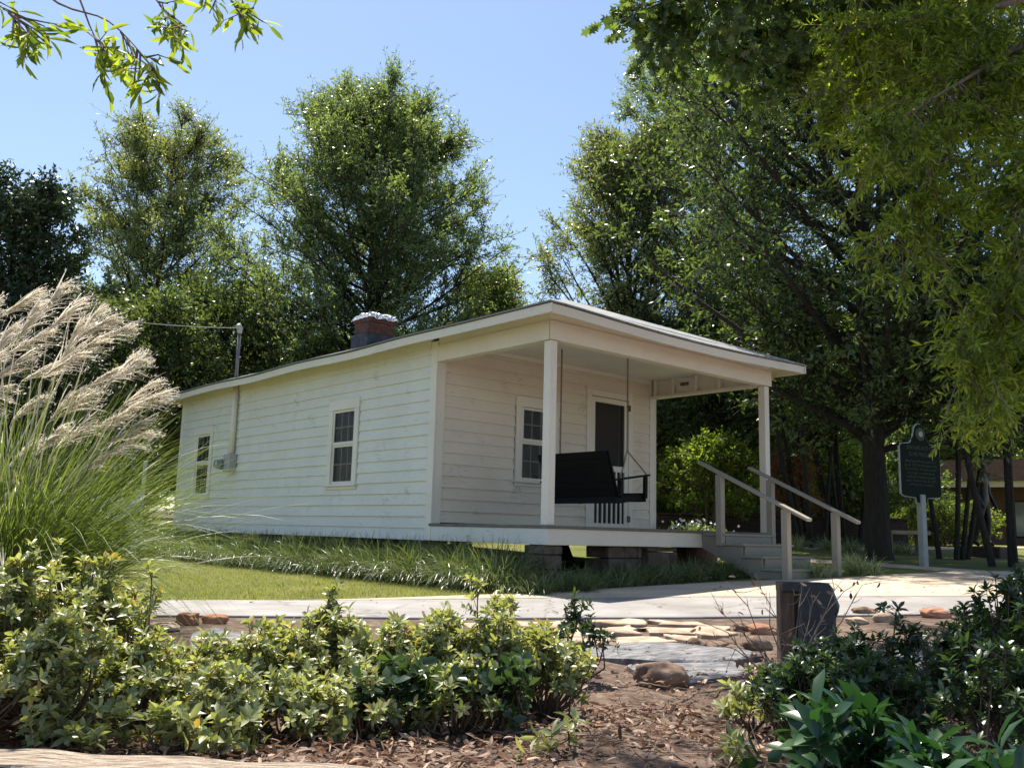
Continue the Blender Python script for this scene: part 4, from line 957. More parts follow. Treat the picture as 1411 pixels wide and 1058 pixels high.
Q_ = lambda d, l, z: np.array([CAM[0] + FH[0] * d + RH[0] * l, CAM[1] + FH[1] * d + RH[1] * l, z])
shade_boughs = []  # unseen boughs above the frame, added to shade the right foreground
for (d_, l_e, z_) in [(5.5, -.3, 6.8), (6.3, .3, 7.0), (7.0, .2, 7.5), (6.0, 1.3, 6.8), (7.5, 1.2, 7.8), (8.5, 1.0, 8.3), (9.5, 1.3, 8.8), (7.0, 2.2, 7.4), (10.5, 1.9, 9.3), (6.0, 3.0, 6.9), (5.0, 2.2, 6.6), (5.2, 1.0, 6.9)]:
    e_ = Q_(d_, l_e, z_); shade_boughs.append([src, src * .65 + e_ * .35 + np.array([0, 0, .6]), src * .3 + e_ * .7 + np.array([0, 0, .5]), e_])
wd, lf = boughs(lines, 50, .52, 8, .24, 13, (.074, .018), 41, .34, r0=.045, tmin=.42)
wd2, lf2 = boughs(shade_boughs, 34, .9, 8, .32, 11, (.11, .045), 44, .15, kind='quad', r0=.06, tmin=.25)
wd += wd2; lf = merge([lf, lf2])
overhang('willow_oak_tree', 'tree outside the right edge whose drooping yellow green boughs hang into the view', base, [base + np.array([.1, 0, 2.4]), top], .22, wd, lf, 'palebark', 'near')
# right, above: lobed oak leaves along the top edge
base = spot(1900, 11); top = base + np.array([0, 0, 7.0]); lines = []
for e in [((1500, -200, 9), (1250, -90, 8.4), (1050, -30, 8.0), (915, 0, 7.8)), ((1500, -160, 9.5), (1300, -40, 9.2), (1150, 20, 9), (1040, 60, 8.8)), ((1500, -260, 9.5), (1250, -160, 9.2), (1080, -70, 9), (980, -10, 8.6)), ((1500, -80, 9), (1350, -30, 8.6), (1220, 20, 8.4), (1110, 80, 8.2))]:
    lines.append([top] + [at(*q) for q in e])
wd, lf = boughs(lines, 38, .7, 6, .28, 7, (.11, .085), 42, .30, kind='lobed', r0=.05, tmin=.45)
overhang('oak_tree', 'oak outside the top right corner with dark lobed leaves along the top edge', base, [base + np.array([.1, .1, 3.4]), top], .25, wd, lf, 'bark', 'oakleaf')
# left top: a few hanging twigs
base = spot(-900, 3.6); top = base + np.array([0, 0, 4.0]); lines = []
for e in [((-260, -420, 4.6), (-60, -160, 4.5), (60, -10, 4.4), (150, 30, 4.3), (212, 95, 4.2)), ((-260, -420, 4.6), (0, -250, 4.6), (150, -110, 4.6), (215, 0, 4.5), (258, 38, 4.4)), ((-260, -420, 4.6), (50, -300, 4.8), (230, -160, 4.8), (300, -30, 4.7), (330, 20, 4.6)), ((-260, -400, 4.4), (-140, -160, 4.2), (-30, -20, 4.2), (30, 30, 4.1)), ((-260, -420, 4.6), (-40, -200, 4.5), (80, -60, 4.4), (130, 50, 4.3), (150, 65, 4.2))]:
    lines.append([top] + [at(*q) for q in e])
wd, lf = boughs(lines, 8, .17, 2, .09, 4, (.105, .023), 43, .45, r0=.012, tmin=.72)
overhang('willow_oak_tree', 'tree outside the top left corner with a few narrow leaved twigs hanging in', base, [base + np.array([0, .1, 2.0]), top], .16, wd, lf, 'palebark', 'near')

# ------------------------------------------------------------------ things behind the lawn
def plane(px, py, z):
    D = CF + (px - 705.5) / FPX * CR - (py - 529) / FPX * CU
    return CAM + D * ((z - CAM[2]) / D[2])
# undergrowth closing the view low down
w_, l_ = grow(3.4, prof((0, 2.2), (.4, 2.8), (.75, 2.2), (1, .6)), .06, 34, 8, 6, 11, (.15, .08), h0=.02, seed=31, clump=.6, twig=.5, multi=3)
ug = plant('bush', 'dark bush low behind the rear corner of the house', 'bush', spot(150, 33), w_, l_, 'stem', 'oakleaf', 'bushes closing the view low down')
for i, (px, d, s, lb) in enumerate([(40, 30, 1.2, 'dark bush low behind the base of the glossy dark tree'), (-70, 27, 1.2, 'dark bush at the left edge behind the feathery grass'), (860, 37, 1.0, 'dark bush seen under the porch ceiling next to the door'), (935, 39, 1.1, 'dark bush seen right beside the back corner of the porch'),
        (1010, 36, 1.15, 'dark bush behind the left handrail'), (1075, 34, 1.2, 'dark bush behind the right handrail'), (1140, 33, 1.3, 'dark bush behind the crepe myrtle stems left of the oak trunk'), (1205, 37, 1.1, 'dark bush directly behind the oak trunk')]):
    copy_thing(ug, spot(px, d), lb, i * 1.3, s)
w_, l_ = grow(1.05, prof((0, .9), (.5, 1.2), (.85, 1.0), (1, .5)), .03, 34, 6, 5, 9, (.06, .035), h0=.05, seed=32, clump=.6, twig=.16, multi=3)
hd = plant('hedge_bush', 'rounded golden green clipped bush before the brick building', 'bush', spot(1297, 24), w_, l_, 'stem', 'bright', 'clipped bushes on the far bed')
for i, (px, d, s, lb) in enumerate([(925, 26, 1.0, 'pale green clipped bush seen low beside the back corner of the porch'), (880, 27, 1.0, 'pale green clipped bush partly hidden by the back corner of the porch'), (975, 27, .9, 'pale green clipped bush left of the left handrail post'), (1040, 25, .75, 'small clipped bush between the two upper handrail posts'), (1268, 25, .85, 'clipped bush just behind the marker post')]):
    copy_thing(hd, spot(px, d), lb, i * 1.1, s)
def wallrun(name, label, cat, pa, pb, d0, d1, h, th, mt, dz=0.0, cap=None):
    a = spot(pa, d0); b = spot(pb, d1); base = (a + b) / 2; t = empty(name, base, label, cat)
    z = min(a[2], b[2]); up = np.array([0, 0, 1.0])
    MB().bar((a[0], a[1], z + h / 2 - .1), (b[0], b[1], z + h / 2 - .1), th, h + .2).build('wall', M[mt], t, bevel=.01)
    MB().bar((a[0], a[1], z + h + .03), (b[0], b[1], z + h + .03), th + .08, .06).build('coping', M[cap or mt], t, bevel=.01)
    return t
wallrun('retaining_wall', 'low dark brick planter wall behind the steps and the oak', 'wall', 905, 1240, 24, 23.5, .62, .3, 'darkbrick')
wallrun('brick_wall', 'short reddish brick wall seen just beside the back corner of the porch', 'wall', 880, 938, 31, 31, 1.55, .4, 'brick')
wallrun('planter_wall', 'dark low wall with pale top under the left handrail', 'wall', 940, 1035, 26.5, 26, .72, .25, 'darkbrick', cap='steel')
# brick building on the right
a = spot(1060, 44); b = spot(1720, 34); bz = min(a[2], b[2]) - .75
bld = empty('brick_building', (a + b) / 2, 'long low brown brick building with cream strip under its deep flat roof', 'building')
dv = (b - a)[:2]; Lb = np.linalg.norm(dv); dv /= Lb; nv_ = np.array([dv[1], -dv[0]])
if nv_ @ (CAM[:2] - a[:2]) < 0: nv_ = -nv_
def bb(u0, u1, n0, n1, z0, z1):
    c0 = a[:2] + dv * u0 + nv_ * (n0 + n1) / 2; c1 = a[:2] + dv * u1 + nv_ * (n0 + n1) / 2
    return MB().bar((*c0, (z0 + z1) / 2), (*c1, (z0 + z1) / 2), abs(n1 - n0), z1 - z0)
z0 = bz
bb(0, Lb, -6, -.2, z0, z0 + 3.3).build('wall', M['brick'], bld)
bb(-.5, Lb + .5, -6.3, 1.8, z0 + 3.30, z0 + 4.15).build('roof', M['brick'], bld)
bb(-.3, Lb + .3, 1.55, 1.70, z0 + 3.06, z0 + 3.296).build('fascia_strip', M['fascia2'], bld)
k = 1.0
while k < Lb:
    bb(k, k + .34, 1.2, 1.56, z0, z0 + 3.29).build('column', M['brick'], bld); k += 3.9
k = 2.2
while k < Lb - 2:
    f = bb(k, k + 1.5, -.2, -.14, z0 + 1.1, z0 + 2.6).build('window', M['bronze'], bld); bb(k + .06, k + 1.44, -.138, -.128, z0 + 1.16, z0 + 2.54).build('pane', M['glasscover'], f); k += 3.9
# historical marker
mp = spot(1262, 16.0); mk = empty('historical_marker', mp, 'dark green cast metal history marker with round seal on a pale post', 'sign')
vx = unit(np.array([RH[0] * .88 + FH[0] * .47, RH[1] * .88 + FH[1] * .47, 0])); vn = np.array([vx[1], -vx[0], 0])
if vn @ (CAM - mp) < 0: vn = -vn
MB().bar(mp - [0, 0, .2], mp + [0, 0, 1.22], .115, .115, vn).build('post', M['postgrey'], mk, bevel=.01)
def mpoly(pts, th, name, mt, par, off=0.0, base=mp):
    V = [base + vx * u + np.array([0, 0, z]) + vn * (off - th / 2) for u, z in pts] + [base + vx * u + np.array([0, 0, z]) + vn * (off + th / 2) for u, z in pts]
    n = len(pts); return MB().add(V, [tuple(range(n)), tuple(range(2 * n - 1, n - 1, -1))] + [(i, (i + 1) % n, (i + 1) % n + n, i + n) for i in range(n)]).build(name, M[mt], par, bevel=.004)
zt = 2.0
outl = [(-.50, 1.22), (-.44, 1.19), (-.14, 1.17), (-.12, 1.08), (.12, 1.08), (.14, 1.17), (.44, 1.19), (.50, 1.22), (.50, 2.02), (.46, 2.06), (.25, 2.08), (.21, 2.12), (.15, 2.22), (.11, 2.36), (.04, 2.42), (-.04, 2.42), (-.11, 2.36), (-.15, 2.22), (-.21, 2.12), (-.25, 2.08), (-.46, 2.06), (-.50, 2.02)]
pq = mpoly(outl, .045, 'plaque', 'marker', mk)
rim = MB(); P3 = [mp + vx * u + np.array([0, 0, z]) for u, z in outl] ; rim.tube(P3 + [P3[0]], .022, 6); rim.build('rim', M['steel'], pq)
cc = mp + np.array([0, 0, 2.25]); MB().tube([cc + vn * .02, cc + vn * .045], .115, 20).build('seal', M['letters'], pq)
MB().tube([cc + vn * .045, cc + vn * .055], .05, 14).build('seal_centre', M['steel'], pq)
def textmesh(s, size, z, name):
    cu = bpy.data.curves.new('t', 'FONT'); cu.body = s; cu.size = size; cu.align_x = 'CENTER'; cu.extrude = .004
    ob = bpy.data.objects.new('t', cu); COL.objects.link(ob); dg = bpy.context.evaluated_depsgraph_get()
    me = bpy.data.meshes.new_from_object(ob.evaluated_get(dg)); bpy.data.objects.remove(ob)
    o = link(name, me, M['letters'], pq)
    v2 = -vx if np.cross(vx, [0, 0, 1.0]) @ vn < 0 else vx
    mt = Matrix.Identity(4)
    for i in range(3): mt[i][0] = v2[i]; mt[i][1] = (0, 0, 1)[i]; mt[i][2] = vn[i]
    q = vn * .026 + np.array([0, 0, z])
    for i in range(3): mt[i][3] = q[i]
    o.matrix_local = mt
textmesh('BIRTHPLACE OF', .095, 1.98, 'title'); textmesh('ELVIS PRESLEY', .095, 1.87, 'title')
textmesh("Elvis Aaron Presley was born\nJan. 8, 1935, in this house built\nby his father. Presley's career\nas a singer and entertainer\nredefined American popular\nmusic. He died Aug. 16, 1977,\nat Memphis, Tennessee.", .066, 1.76, 'lettering')
# bronze statue in the shade on the right
sp = spot(1346, 20)
st_ = empty('bronze_statue', sp, 'dark bronze standing figure in the shade before the brick column', 'statue')
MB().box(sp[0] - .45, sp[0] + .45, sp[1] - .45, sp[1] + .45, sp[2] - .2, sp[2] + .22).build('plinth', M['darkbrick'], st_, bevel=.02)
def skinfig(name, joints, edges, mt, par, off):
    me = bpy.data.meshes.new(name); me.from_pydata([tuple(np.array(j[:3]) + off - np.array(par.location)) for j in joints], edges, []); o = link(name, me, mt, par)
    md = o.modifiers.new('skin', 'SKIN'); 
    for i, j in enumerate(joints): me.skin_vertices[0].data[i].radius = (j[3], j[3] if len(j) < 5 else j[4])
    me.skin_vertices[0].data[0].use_root = True
    sb = o.modifiers.new('sub', 'SUBSURF'); sb.levels = 1; sb.render_levels = 2; return o
J = [(0, 0, .95, .15, .11), (0, 0, 1.15, .13, .10), (0, 0, 1.38, .17, .11), (0, 0, 1.50, .06), (0, -.01, 1.60, .085), (0, -.02, 1.70, .085, .09), (0, -.02, 1.77, .05),
     (.10, 0, .88, .095), (.13, -.03, .50, .07), (.15, .02, .10, .05), (.15, -.12, .04, .04), (-.10, 0, .88, .095), (-.14, .06, .50, .07), (-.18, .16, .10, .05), (-.18, .04, .04, .04),
     (.20, 0, 1.40, .06), (.27, -.02, 1.12, .045), (.24, -.14, .88, .035), (.23, -.18, .80, .035), (-.20, 0, 1.40, .06), (-.28, .02, 1.12, .045), (-.26, -.08, .88, .035), (-.25, -.12, .80, .035)]
E_ = [(0, 1), (1, 2), (2, 3), (3, 4), (4, 5), (5, 6), (0, 7), (7, 8), (8, 9), (9, 10), (0, 11), (11, 12), (12, 13), (13, 14), (2, 15), (15, 16), (16, 17), (17, 18), (2, 19), (19, 20), (20, 21), (21, 22)]
skinfig('figure', J, E_, M['bronze'], st_, sp + np.array([0, 0, .2]))
# flower pot beyond the porch
pp = spot(958, 15.5); pt = empty('flower_pot', pp, 'wide terracotta bowl of small white flowers beyond the porch floor', 'pot')
MB().lathe([(.30, -.02), (.40, .25), (.52, .42), (.54, .47), (.50, .47), (.46, .41)], pp, 28).build('bowl', M['pot'], pt, smooth=False)
g = np.random.default_rng(5); n = 500; q = g.normal(size=(n, 3)) * [.24, .24, .06] + pp + [0, 0, .50]; V, F = leafgeo(q - pp, g.normal(size=(n, 3)) + [0, 0, .8], .09, .04); link('leaves', npmesh('leaves', V, F), M['oakleaf'], pt)
n = 90; q = g.normal(size=(n, 3)) * [.22, .22, .05] + pp + [0, 0, .62]; V, F = leafgeo(q - pp, g.normal(size=(n, 3)) + [0, 0, .3], .05, .05); tag(link('flowers', npmesh('flowers', V, F), M['petal'], pt), kind='stuff')
# concrete bench in the shade
bp_ = spot(1236, 20); bn = empty('concrete_bench', bp_, 'low pale concrete bench in the shade right of the oak trunk', 'bench')
r3 = np.array([*RH, 0]); c0 = bp_ - r3 * .5; c1 = bp_ + r3 * .5
MB().bar(c0 + [0, 0, .46], c1 + [0, 0, .46], .4, .08).build('seat', M['concrete'], bn, bevel=.01)
for c in (bp_ - r3 * .35, bp_ + r3 * .35): MB().bar(c - [0, 0, .05], c + [0, 0, .42], .1, .34, FH.tolist() + [0]).build('leg', M['concrete'], bn, bevel=.01)
# white picket fence behind the left end of the house
fa = spot(135, 21.5); fb = spot(203, 18.2); fn = empty('picket_fence', (fa + fb) / 2, 'white metal picket fence with ball caps at the rear corner of the house', 'fence')
fd = (fb - fa); fl = np.linalg.norm(fd[:2]); fd = fd / fl
for t in (0, fl):
    p = fa + fd * t; MB().bar(p - [0, 0, .1], p + [0, 0, 1.05], .07, .07, (1, 0, 0)).build('post', M['whitemetal'], fn)
    MB().lathe([(.02, 1.05), (.065, 1.07), (.085, 1.12), (.065, 1.17), (.01, 1.20)], p, 12).build('ball_cap', M['whitemetal'], fn, smooth=True)
for z in (.18, .92): MB().bar(fa + [0, 0, z], fb + [0, 0, z], .03, .04).build('rail', M['whitemetal'], fn)
n = int(fl / .11)
for i in range(1, n):
    p = fa + fd * (fl * i / n); MB().bar(p + [0, 0, .08], p + [0, 0, 1.0], .022, .022, (1, 0, 0)).build('picket', M['whitemetal'], fn)
gp = spot(209, 17.6); mb = MB(); mb.bar(gp - [0, 0, .1], gp + np.array([.02, 0, 1.75]), .06, .06, (1, 0, 0)); go = mb.build('white_post', M['whitemetal'], None, org=gp, bevel=.004); tag(go, 'tall thin white post close to the rear corner of the house', 'post')

# ------------------------------------------------------------------ grass of the lawn and borders
def nearlawn():
    g = np.random.default_rng(50); n = 150000
    d = g.uniform(6.6, 17, n) ; l = g.uniform(-.62, .35, n) * d
    x = CAM[0] + FH[0] * d + RH[0] * l; y = CAM[1] + FH[1] * d + RH[1] * l
    k = (y > fe_y(x) - .03 + .03 * np.sin(x * 9) * np.sin(x * 23)) & ((x < -.45) | (y > 2.6)) & ~((x > -.5) & (x < 5) & (y > -1) & (y < 11.2)) & (g.uniform(size=n) < 1.15 - d / 24)
    x, y = x[k], y[k]; n = len(x); P = np.column_stack([x, y, T(x, y) + .002]); D = g.normal(size=(n, 3)) * [.45, .45, .1] + [0, 0, 1]
    V, F = strips(P, D, g.uniform(.025, .055, n), g.uniform(.004, .008, n), g.uniform(0, .8, n), 2)
    return tag(link('grass', npmesh('grass', V, F), M['turf']), 'short mown grass blades of the lawn left of the house', 'grass', kind='stuff')
nearlawn()
def tufts(C0, per, L, wd, seed, spread=.07, bend=(1.0, 2.4)):
    g = np.random.default_rng(seed); C0 = np.repeat(np.array(C0), per, 0); n = len(C0)
    a = g.uniform(0, 6.283, n); r = g.uniform(.05, 1, n)
    P = C0 + np.column_stack([np.cos(a) * r * spread, np.sin(a) * r * spread, np.zeros(n) - .01])
    D = np.column_stack([np.cos(a) * r * .75, np.sin(a) * r * .75, np.ones(n)]) + g.normal(size=(n, 3)) * .12
    return strips(P, D, g.uniform(.6, 1.15, n) * L, g.uniform(.7, 1.2, n) * wd, g.uniform(*bend, n), 5)
g = np.random.default_rng(60); C0 = []
def bedpts(n, fx):
    for _ in range(n):
        x, y = fx(); C0.append([x, y, float(T(x, y))])
bedpts(680, lambda: (-.02 - g.uniform(0, 1) ** .8 * .90 - .08 * math.sin(3), g.uniform(-.1, 11.5)))
V, F = tufts(C0, 46, .60, .0120, 61, .09, (1.4, 3.5))
tag(link('border_grass', npmesh('border_grass', V, F), M['liriope']), 'thick border of arching green grass along the side wall of the house', 'border grass', kind='stuff')
C0 = []
bedpts(190, lambda: (g.uniform(-.9, 3.1), -.12 - g.uniform(0, 1) * .58))
V, F = tufts(C0, 34, .32, .010, 62, .08, (1.4, 3.6))
tag(link('border_grass', npmesh('border_grass', V, F), M['liriope']), 'shaded strip of border grass in front of the porch piers', 'border grass', kind='stuff')
for i, (px, d, s, lb) in enumerate([(1118, 12.3, .32, 'striped grass clump between the two lower step rail posts'), (1182, 12.8, .36, 'striped grass clump right of the lower step rail post'), (1165, 13.4, .32, 'striped grass clump behind the lower step rail post'), (1092, 20.5, .4, 'grass clump before the dark planter wall right of the steps'), (1135, 20.8, .4, 'grass clump before the planter wall left of the oak trunk'), (1165, 20.4, .38, 'grass clump touching the left side of the oak base'), (1228, 20.4, .34, 'grass clump right behind the oak base')]):
    p = spot(px, d); cs = [p + [g.normal() * .09, g.normal() * .09, 0] for _ in range(7)]
    V, F = tufts([c - p for c in cs], 26, s, .014, 70 + i); o = link('border_grass_clump', npmesh('border_grass_clump', V, F), M['varieg']); o.location = [float(q) for q in p]
    tag(o, lb, 'grass clump', 'striped border grass clumps')
# ------------------------------------------------------------------ tall feathery grass at the left
mg = spot(18, 6.3)
mgo = empty('feather_grass', mg, 'huge clump of tall feathery grass with silky plumes at the left edge', 'grass clump')
g = np.random.default_rng(80); n = 4300
a = g.uniform(0, 6.283, n); r = np.sqrt(g.uniform(0, 1, n))
P = np.column_stack([np.cos(a) * r * .42, np.sin(a) * r * .42, np.zeros(n)])
D = np.column_stack([np.cos(a) * r * .62, np.sin(a) * r * .62, np.ones(n)]) + g.normal(size=(n, 3)) * .16
V, F = strips(P, D, g.uniform(.7, 2.0, n), g.uniform(.006, .011, n), g.uniform(.5, 2.6, n), 9)
link('blades', npmesh('blades', V, F), M['blade'], mgo)
wind = unit(np.array([*(RH * .9 + FH * .1), 0]))
tips = [(100, 372), (75, 385), (130, 392), (60, 402), (150, 410), (118, 425), (28, 425), (175, 425), (45, 440), (195, 440), (88, 440), (160, 450), (200, 470), (130, 470), (60, 470), (210, 480), (178, 495), (95, 490), (20, 480), (232, 508), (150, 520), (250, 530), (120, 520), (205, 540), (225, 562), (180, 560), (140, 560), (222, 585), (75, 530), (40, 520), (190, 600), (10, 560), (100, 570), (60, 590), (5, 400), (-30, 440), (-60, 500), (-50, 400)]
for i, (px, py) in enumerate(tips):
    dd = 6.3 + g.normal() * .28
    tip = at(px, py, dd) - mg
    lean_ = unit(wind * g.uniform(.35, .75) + np.array([0, 0, 1.0]) * g.uniform(.5, 1.0) * (1.25 if py < 430 else .65) + g.normal(size=3) * .08)
    L = g.uniform(.34, .48); b = tip - lean_ * L
    root = np.array([g.normal() * .15, g.normal() * .15, 0]); mb_ = MB(); pts = [root, root * .6 + b * .4 + np.array([0, 0, .18]), b * .9 + root * .1, b, b + lean_ * L * .4]
    pts = resample3(pts, 10)
    mb_.tube(pts, [.004] * 6 + [.003] * 4, 4, cap=False)
    m_ = 54; w_ = g.uniform(0, .60, m_); P = b + lean_ * (w_ * L)[:, None]
    D = lean_ * 1.0 + g.normal(size=(m_, 3)) * .13 + wind * g.uniform(-.08, .26, m_)[:, None]
    V, F = strips(P, D, g.uniform(.45, .8, m_) * L * (1.1 - w_), g.uniform(.007, .013, m_), g.uniform(.3, 1.5, m_), 7)
    sv = np.array(mb_.v); V2, F2 = merge([(V, F), (sv, [np.array(mb_.f)])])
    # fine hairs along the filaments
    hi = g.integers(0, len(V), 260); HP = V[hi]; HD = lean_ * .9 + g.normal(size=(260, 3)) * .45; V3, F3 = leafgeo(HP, HD, .030, .005)
    V2, F2 = merge([(V2, F2), (V3, F3)])
    link('plume', npmesh('plume', V2, F2), M['plume'], mgo)

# ------------------------------------------------------------------ foreground bed: rocks, slabs, timber, shrubs, dead leaves
def rock(name, label, cat, px, py, w_, d_, h_, mt, seed, group=None, flat=.0, rz=0.0, box=0.0, sink=.25):
    g = np.random.default_rng(seed); p = gnd(px, py); p[2] = float(soil_z(p[0], p[1]))
    import bmesh
    bm = bmesh.new(); bmesh.ops.create_icosphere(bm, subdivisions=4, radius=1.0); f = g.normal(size=(26, 3)) * np.repeat([1.5, 3.2, 7.0, 14.0], [6, 6, 7, 7])[:, None]; am = np.repeat([.07, .035, .014, .006], [6, 6, 7, 7]); ph = g.uniform(0, 6, 26)
    for v in bm.verts:
        c = np.array(v.co); k = 1 + float(np.sum(am * np.sin(f @ c + ph)))
        if box: m_ = np.max(np.abs(c)); c = c * (1 - box) + c / m_ * box * .8
        c = c * k
        v.co = (c[0] * w_ / 2, c[1] * d_ / 2, (c[2] if c[2] < 0 else c[2] * (1 - flat)) * h_ / 2 + h_ * (.5 - sink))
    me = bpy.data.meshes.new(name); bm.to_mesh(me); bm.free(); me.polygons.foreach_set('use_smooth', np.ones(len(me.polygons), bool))
    o = link(name, me, M[mt]); o.location = [float(q) for q in p]; a0 = math.atan2(RH[1], RH[0]); o.rotation_euler = (0, 0, a0 + rz)
    return tag(o, label, cat, group)
rock('rock', 'smooth brown oval rock on the dead leaves in front of the grey slab', 'rock', 910, 948, .27, .17, .15, 'rock', 1)
rock('rock', 'blocky red sandstone on the far edge of the bed by the asphalt path', 'rock', 257, 860, .17, .13, .13, 'redrock', 2, box=.75)
rock('rock', 'pinkish rough rock right of the blocky red sandstone', 'rock', 296, 858, .18, .12, .09, 'redrock', 3, box=.3)
rock('rock', 'pale rounded rock left below the blocky red sandstone', 'rock', 226, 868, .22, .14, .08, 'tan', 4)
rock('rock', 'darker round rock at the far edge of the grey slab', 'rock', 958, 893, .13, .10, .085, 'rock', 5)
rock('rock', 'flatter brown rock touching the right side of the darker round rock', 'rock', 988, 894, .17, .10, .07, 'rock', 6)
rock('rock', 'brown rock under the leafy sprig at the left end of the grey slab', 'rock', 790, 894, .16, .11, .075, 'rock', 7)
rock('rock', 'small flat brown rock in front of the flagstones right of the leafy sprig', 'rock', 842, 894, .16, .10, .05, 'rock', 8)
rock('rock', 'brown rock at the right end of the flagstones near the twiggy shrub', 'rock', 1025, 868, .16, .12, .085, 'rock', 9)
rock('rock', 'reddish rock between the flagstones and the dark box post', 'rock', 1052, 872, .2, .14, .10, 'redrock', 10)
rock('rock', 'brown rock low in front of the dark box post', 'rock', 1042, 893, .17, .12, .10, 'rock', 11)
rock('rock', 'dark rock at the right end of the grey slab', 'rock', 1012, 897, .12, .09, .06, 'rock', 12)
rock('rock', 'long brown rock on the path edge right of the dark box post', 'rock', 1192, 846, .22, .12, .09, 'rock', 13)
rock('rock', 'pale tan rock right of the long brown rock by the path', 'rock', 1222, 856, .19, .13, .10, 'tan', 14)
rock('rock', 'pale flat rock just behind the right shrub leaves by the path', 'rock', 1180, 858, .18, .12, .07, 'tan', 15)
rock('rock', 'reddish rock farthest right at the path edge', 'rock', 1290, 850, .24, .14, .10, 'redrock', 16)
rock('rock', 'grey brown boulder half hidden in the dark leaves at the right', 'rock', 1262, 955, .36, .26, .20, 'slate', 17, box=.3)
def slab(name, label, cat, pts, th, mt, seed, group=None, dz=0.0):
    """flat stone: outline given by ground points, rough edge, slightly uneven top"""
    g = np.random.default_rng(seed); Q = np.array([gnd(*p)[:2] for p in pts]); P = []
    for i in range(len(Q)):
        a, b = Q[i], Q[(i + 1) % len(Q)]
        for t in np.linspace(0, 1, 5)[:-1]: P.append(a * (1 - t) + b * t + g.normal(size=2) * (.030 if name == 'flagstone' else .014) * min(1, np.linalg.norm(b - a) * 3))
    P = np.array(P); c = P.mean(0); bz = float(T(*c)); n = len(P); V = []; rings = [(1.0, -.03), (1.0, th * .75), (.965, th), (.66, th + .004), (.33, th + .002)]
    for s, z in rings:
        for p in P:
            q = c + (p - c) * s; V.append([*(q - c), z + dz + (.006 * math.sin(q[0] * 9 + seed) + .005 * math.sin(q[1] * 13 + seed * 2)) * (1 if z > 0 else 0)])
    V.append([0, 0, th + dz]); F = [(j * n + i, j * n + (i + 1) % n, (j + 1) * n + (i + 1) % n, (j + 1) * n + i) for j in range(len(rings) - 1) for i in range(n)]
    F += [((len(rings) - 1) * n + i, (len(rings) - 1) * n + (i + 1) % n, len(V) - 1) for i in range(n)]
    me = bpy.data.meshes.new(name); me.from_pydata([tuple(v) for v in V], [], F); me.update(); o = link(name, me, M[mt]); o.location = (float(c[0]), float(c[1]), bz)
    return tag(o, label, cat, group)
slab('slate_slab', 'long blue grey slate slab, the farther of two in front of the flagstones', 'slab', [(778, 902), (850, 893), (960, 894), (1035, 902), (1048, 912), (985, 916), (900, 920), (830, 914)], .035, 'slate', 1)
slab('slate_slab', 'blue grey slate slab, the nearer one behind the brown oval rock', 'slab', [(862, 924), (930, 919), (1010, 917), (1030, 925), (1010, 940), (950, 948), (905, 946)], .025, 'slate', 2)
slab('slate_slab', 'grey slate slab among the leaves of the left hedge of shrubs', 'slab', [(258, 880), (300, 872), (345, 882), (365, 900), (320, 908), (262, 905)], .04, 'slate', 3)
slab('slate_slab', 'dark slate slab half hidden by shrubs at the right', 'slab', [(1195, 912), (1250, 900), (1330, 912), (1345, 945), (1270, 960), (1205, 935)], .05, 'slate', 4)
FG = 'tan flagstones laid along the path edge'
fs = [([(640, 861), (700, 860), (712, 870), (650, 874)], 'tan flagstone, leftmost one peeping out behind the shrub tops'), ([(702, 858), (790, 858), (800, 866), (716, 869)], 'tan flagstone at the path edge behind the leafy sprig'), ([(796, 858), (890, 857), (896, 863), (806, 866)], 'narrow tan flagstone at the path edge right of the leafy sprig'),
      ([(896, 857), (965, 857), (985, 863), (903, 863)], 'narrow tan flagstone at the path edge, second from the right'), ([(722, 872), (800, 869), (818, 878), (735, 885)], 'tan flagstone in the middle row left of the leafy sprig'), ([(808, 869), (872, 867), (880, 876), (826, 879)], 'small tan flagstone in the middle row right of the leafy sprig'),
      ([(878, 866), (955, 866), (962, 874), (888, 876)], 'tan flagstone in the middle row above the round rocks'), ([(962, 865), (1000, 866), (1010, 876), (970, 877)], 'small tan flagstone at the right end of the middle row'), ([(745, 888), (822, 881), (842, 889), (770, 898)], 'tan flagstone in the near row touching the left end of the slate'),
      ([(832, 881), (900, 879), (930, 886), (850, 891)], 'tan flagstone in the near row behind the slate slab'), ([(905, 878), (965, 879), (950, 886), (936, 887)], 'smallest tan flagstone, in the near row behind the round rocks')]
gj = np.random.default_rng(77)
for i, (pts, lb) in enumerate(fs): slab('flagstone', lb, 'flagstone', [(a_ + gj.normal() * 5, b_ + gj.normal() * .9) for a_, b_ in pts], .014 + .007 * (i % 3), 'tan', 20 + i, FG)
# landscape timber in front
a = plane(-260, 1031, .03); b = plane(640, 1076, .03); tdir = unit(b - a); tn = np.cross([0, 0, 1.0], tdir); tn = tn if tn @ FH.tolist().__add__([0]) > 0 else -tn
mb = MB(); prof_ = [(-.10, -.07), (-.10, .03), (-.085, .06), (.085, .06), (.10, .03), (.10, -.07)]
V = []; nn = 60
g = np.random.default_rng(4)
for i in range(nn + 1):
    c = a + (b - a) * i / nn - tn * .10
    for j, (u, z) in enumerate(prof_): V.append(c + tn * (u + .004 * math.sin(i * .9 + j * 2)) + np.array([0, 0, z - .03 + .004 * math.sin(i * .5 + j)]))
mb.add(V, [(i * 6 + j, i * 6 + (j + 1) % 6, (i + 1) * 6 + (j + 1) % 6, (i + 1) * 6 + j) for i in range(nn) for j in range(6)] + [(5, 4, 3, 2, 1, 0), tuple(nn * 6 + j for j in range(6))])
o = mb.build('landscape_timber', M['timber'], None, org=a); ang = math.atan2(tdir[1], tdir[0])
o.data.transform(Matrix.Rotation(-ang, 4, 'Z')); o.rotation_euler = (0, 0, ang)
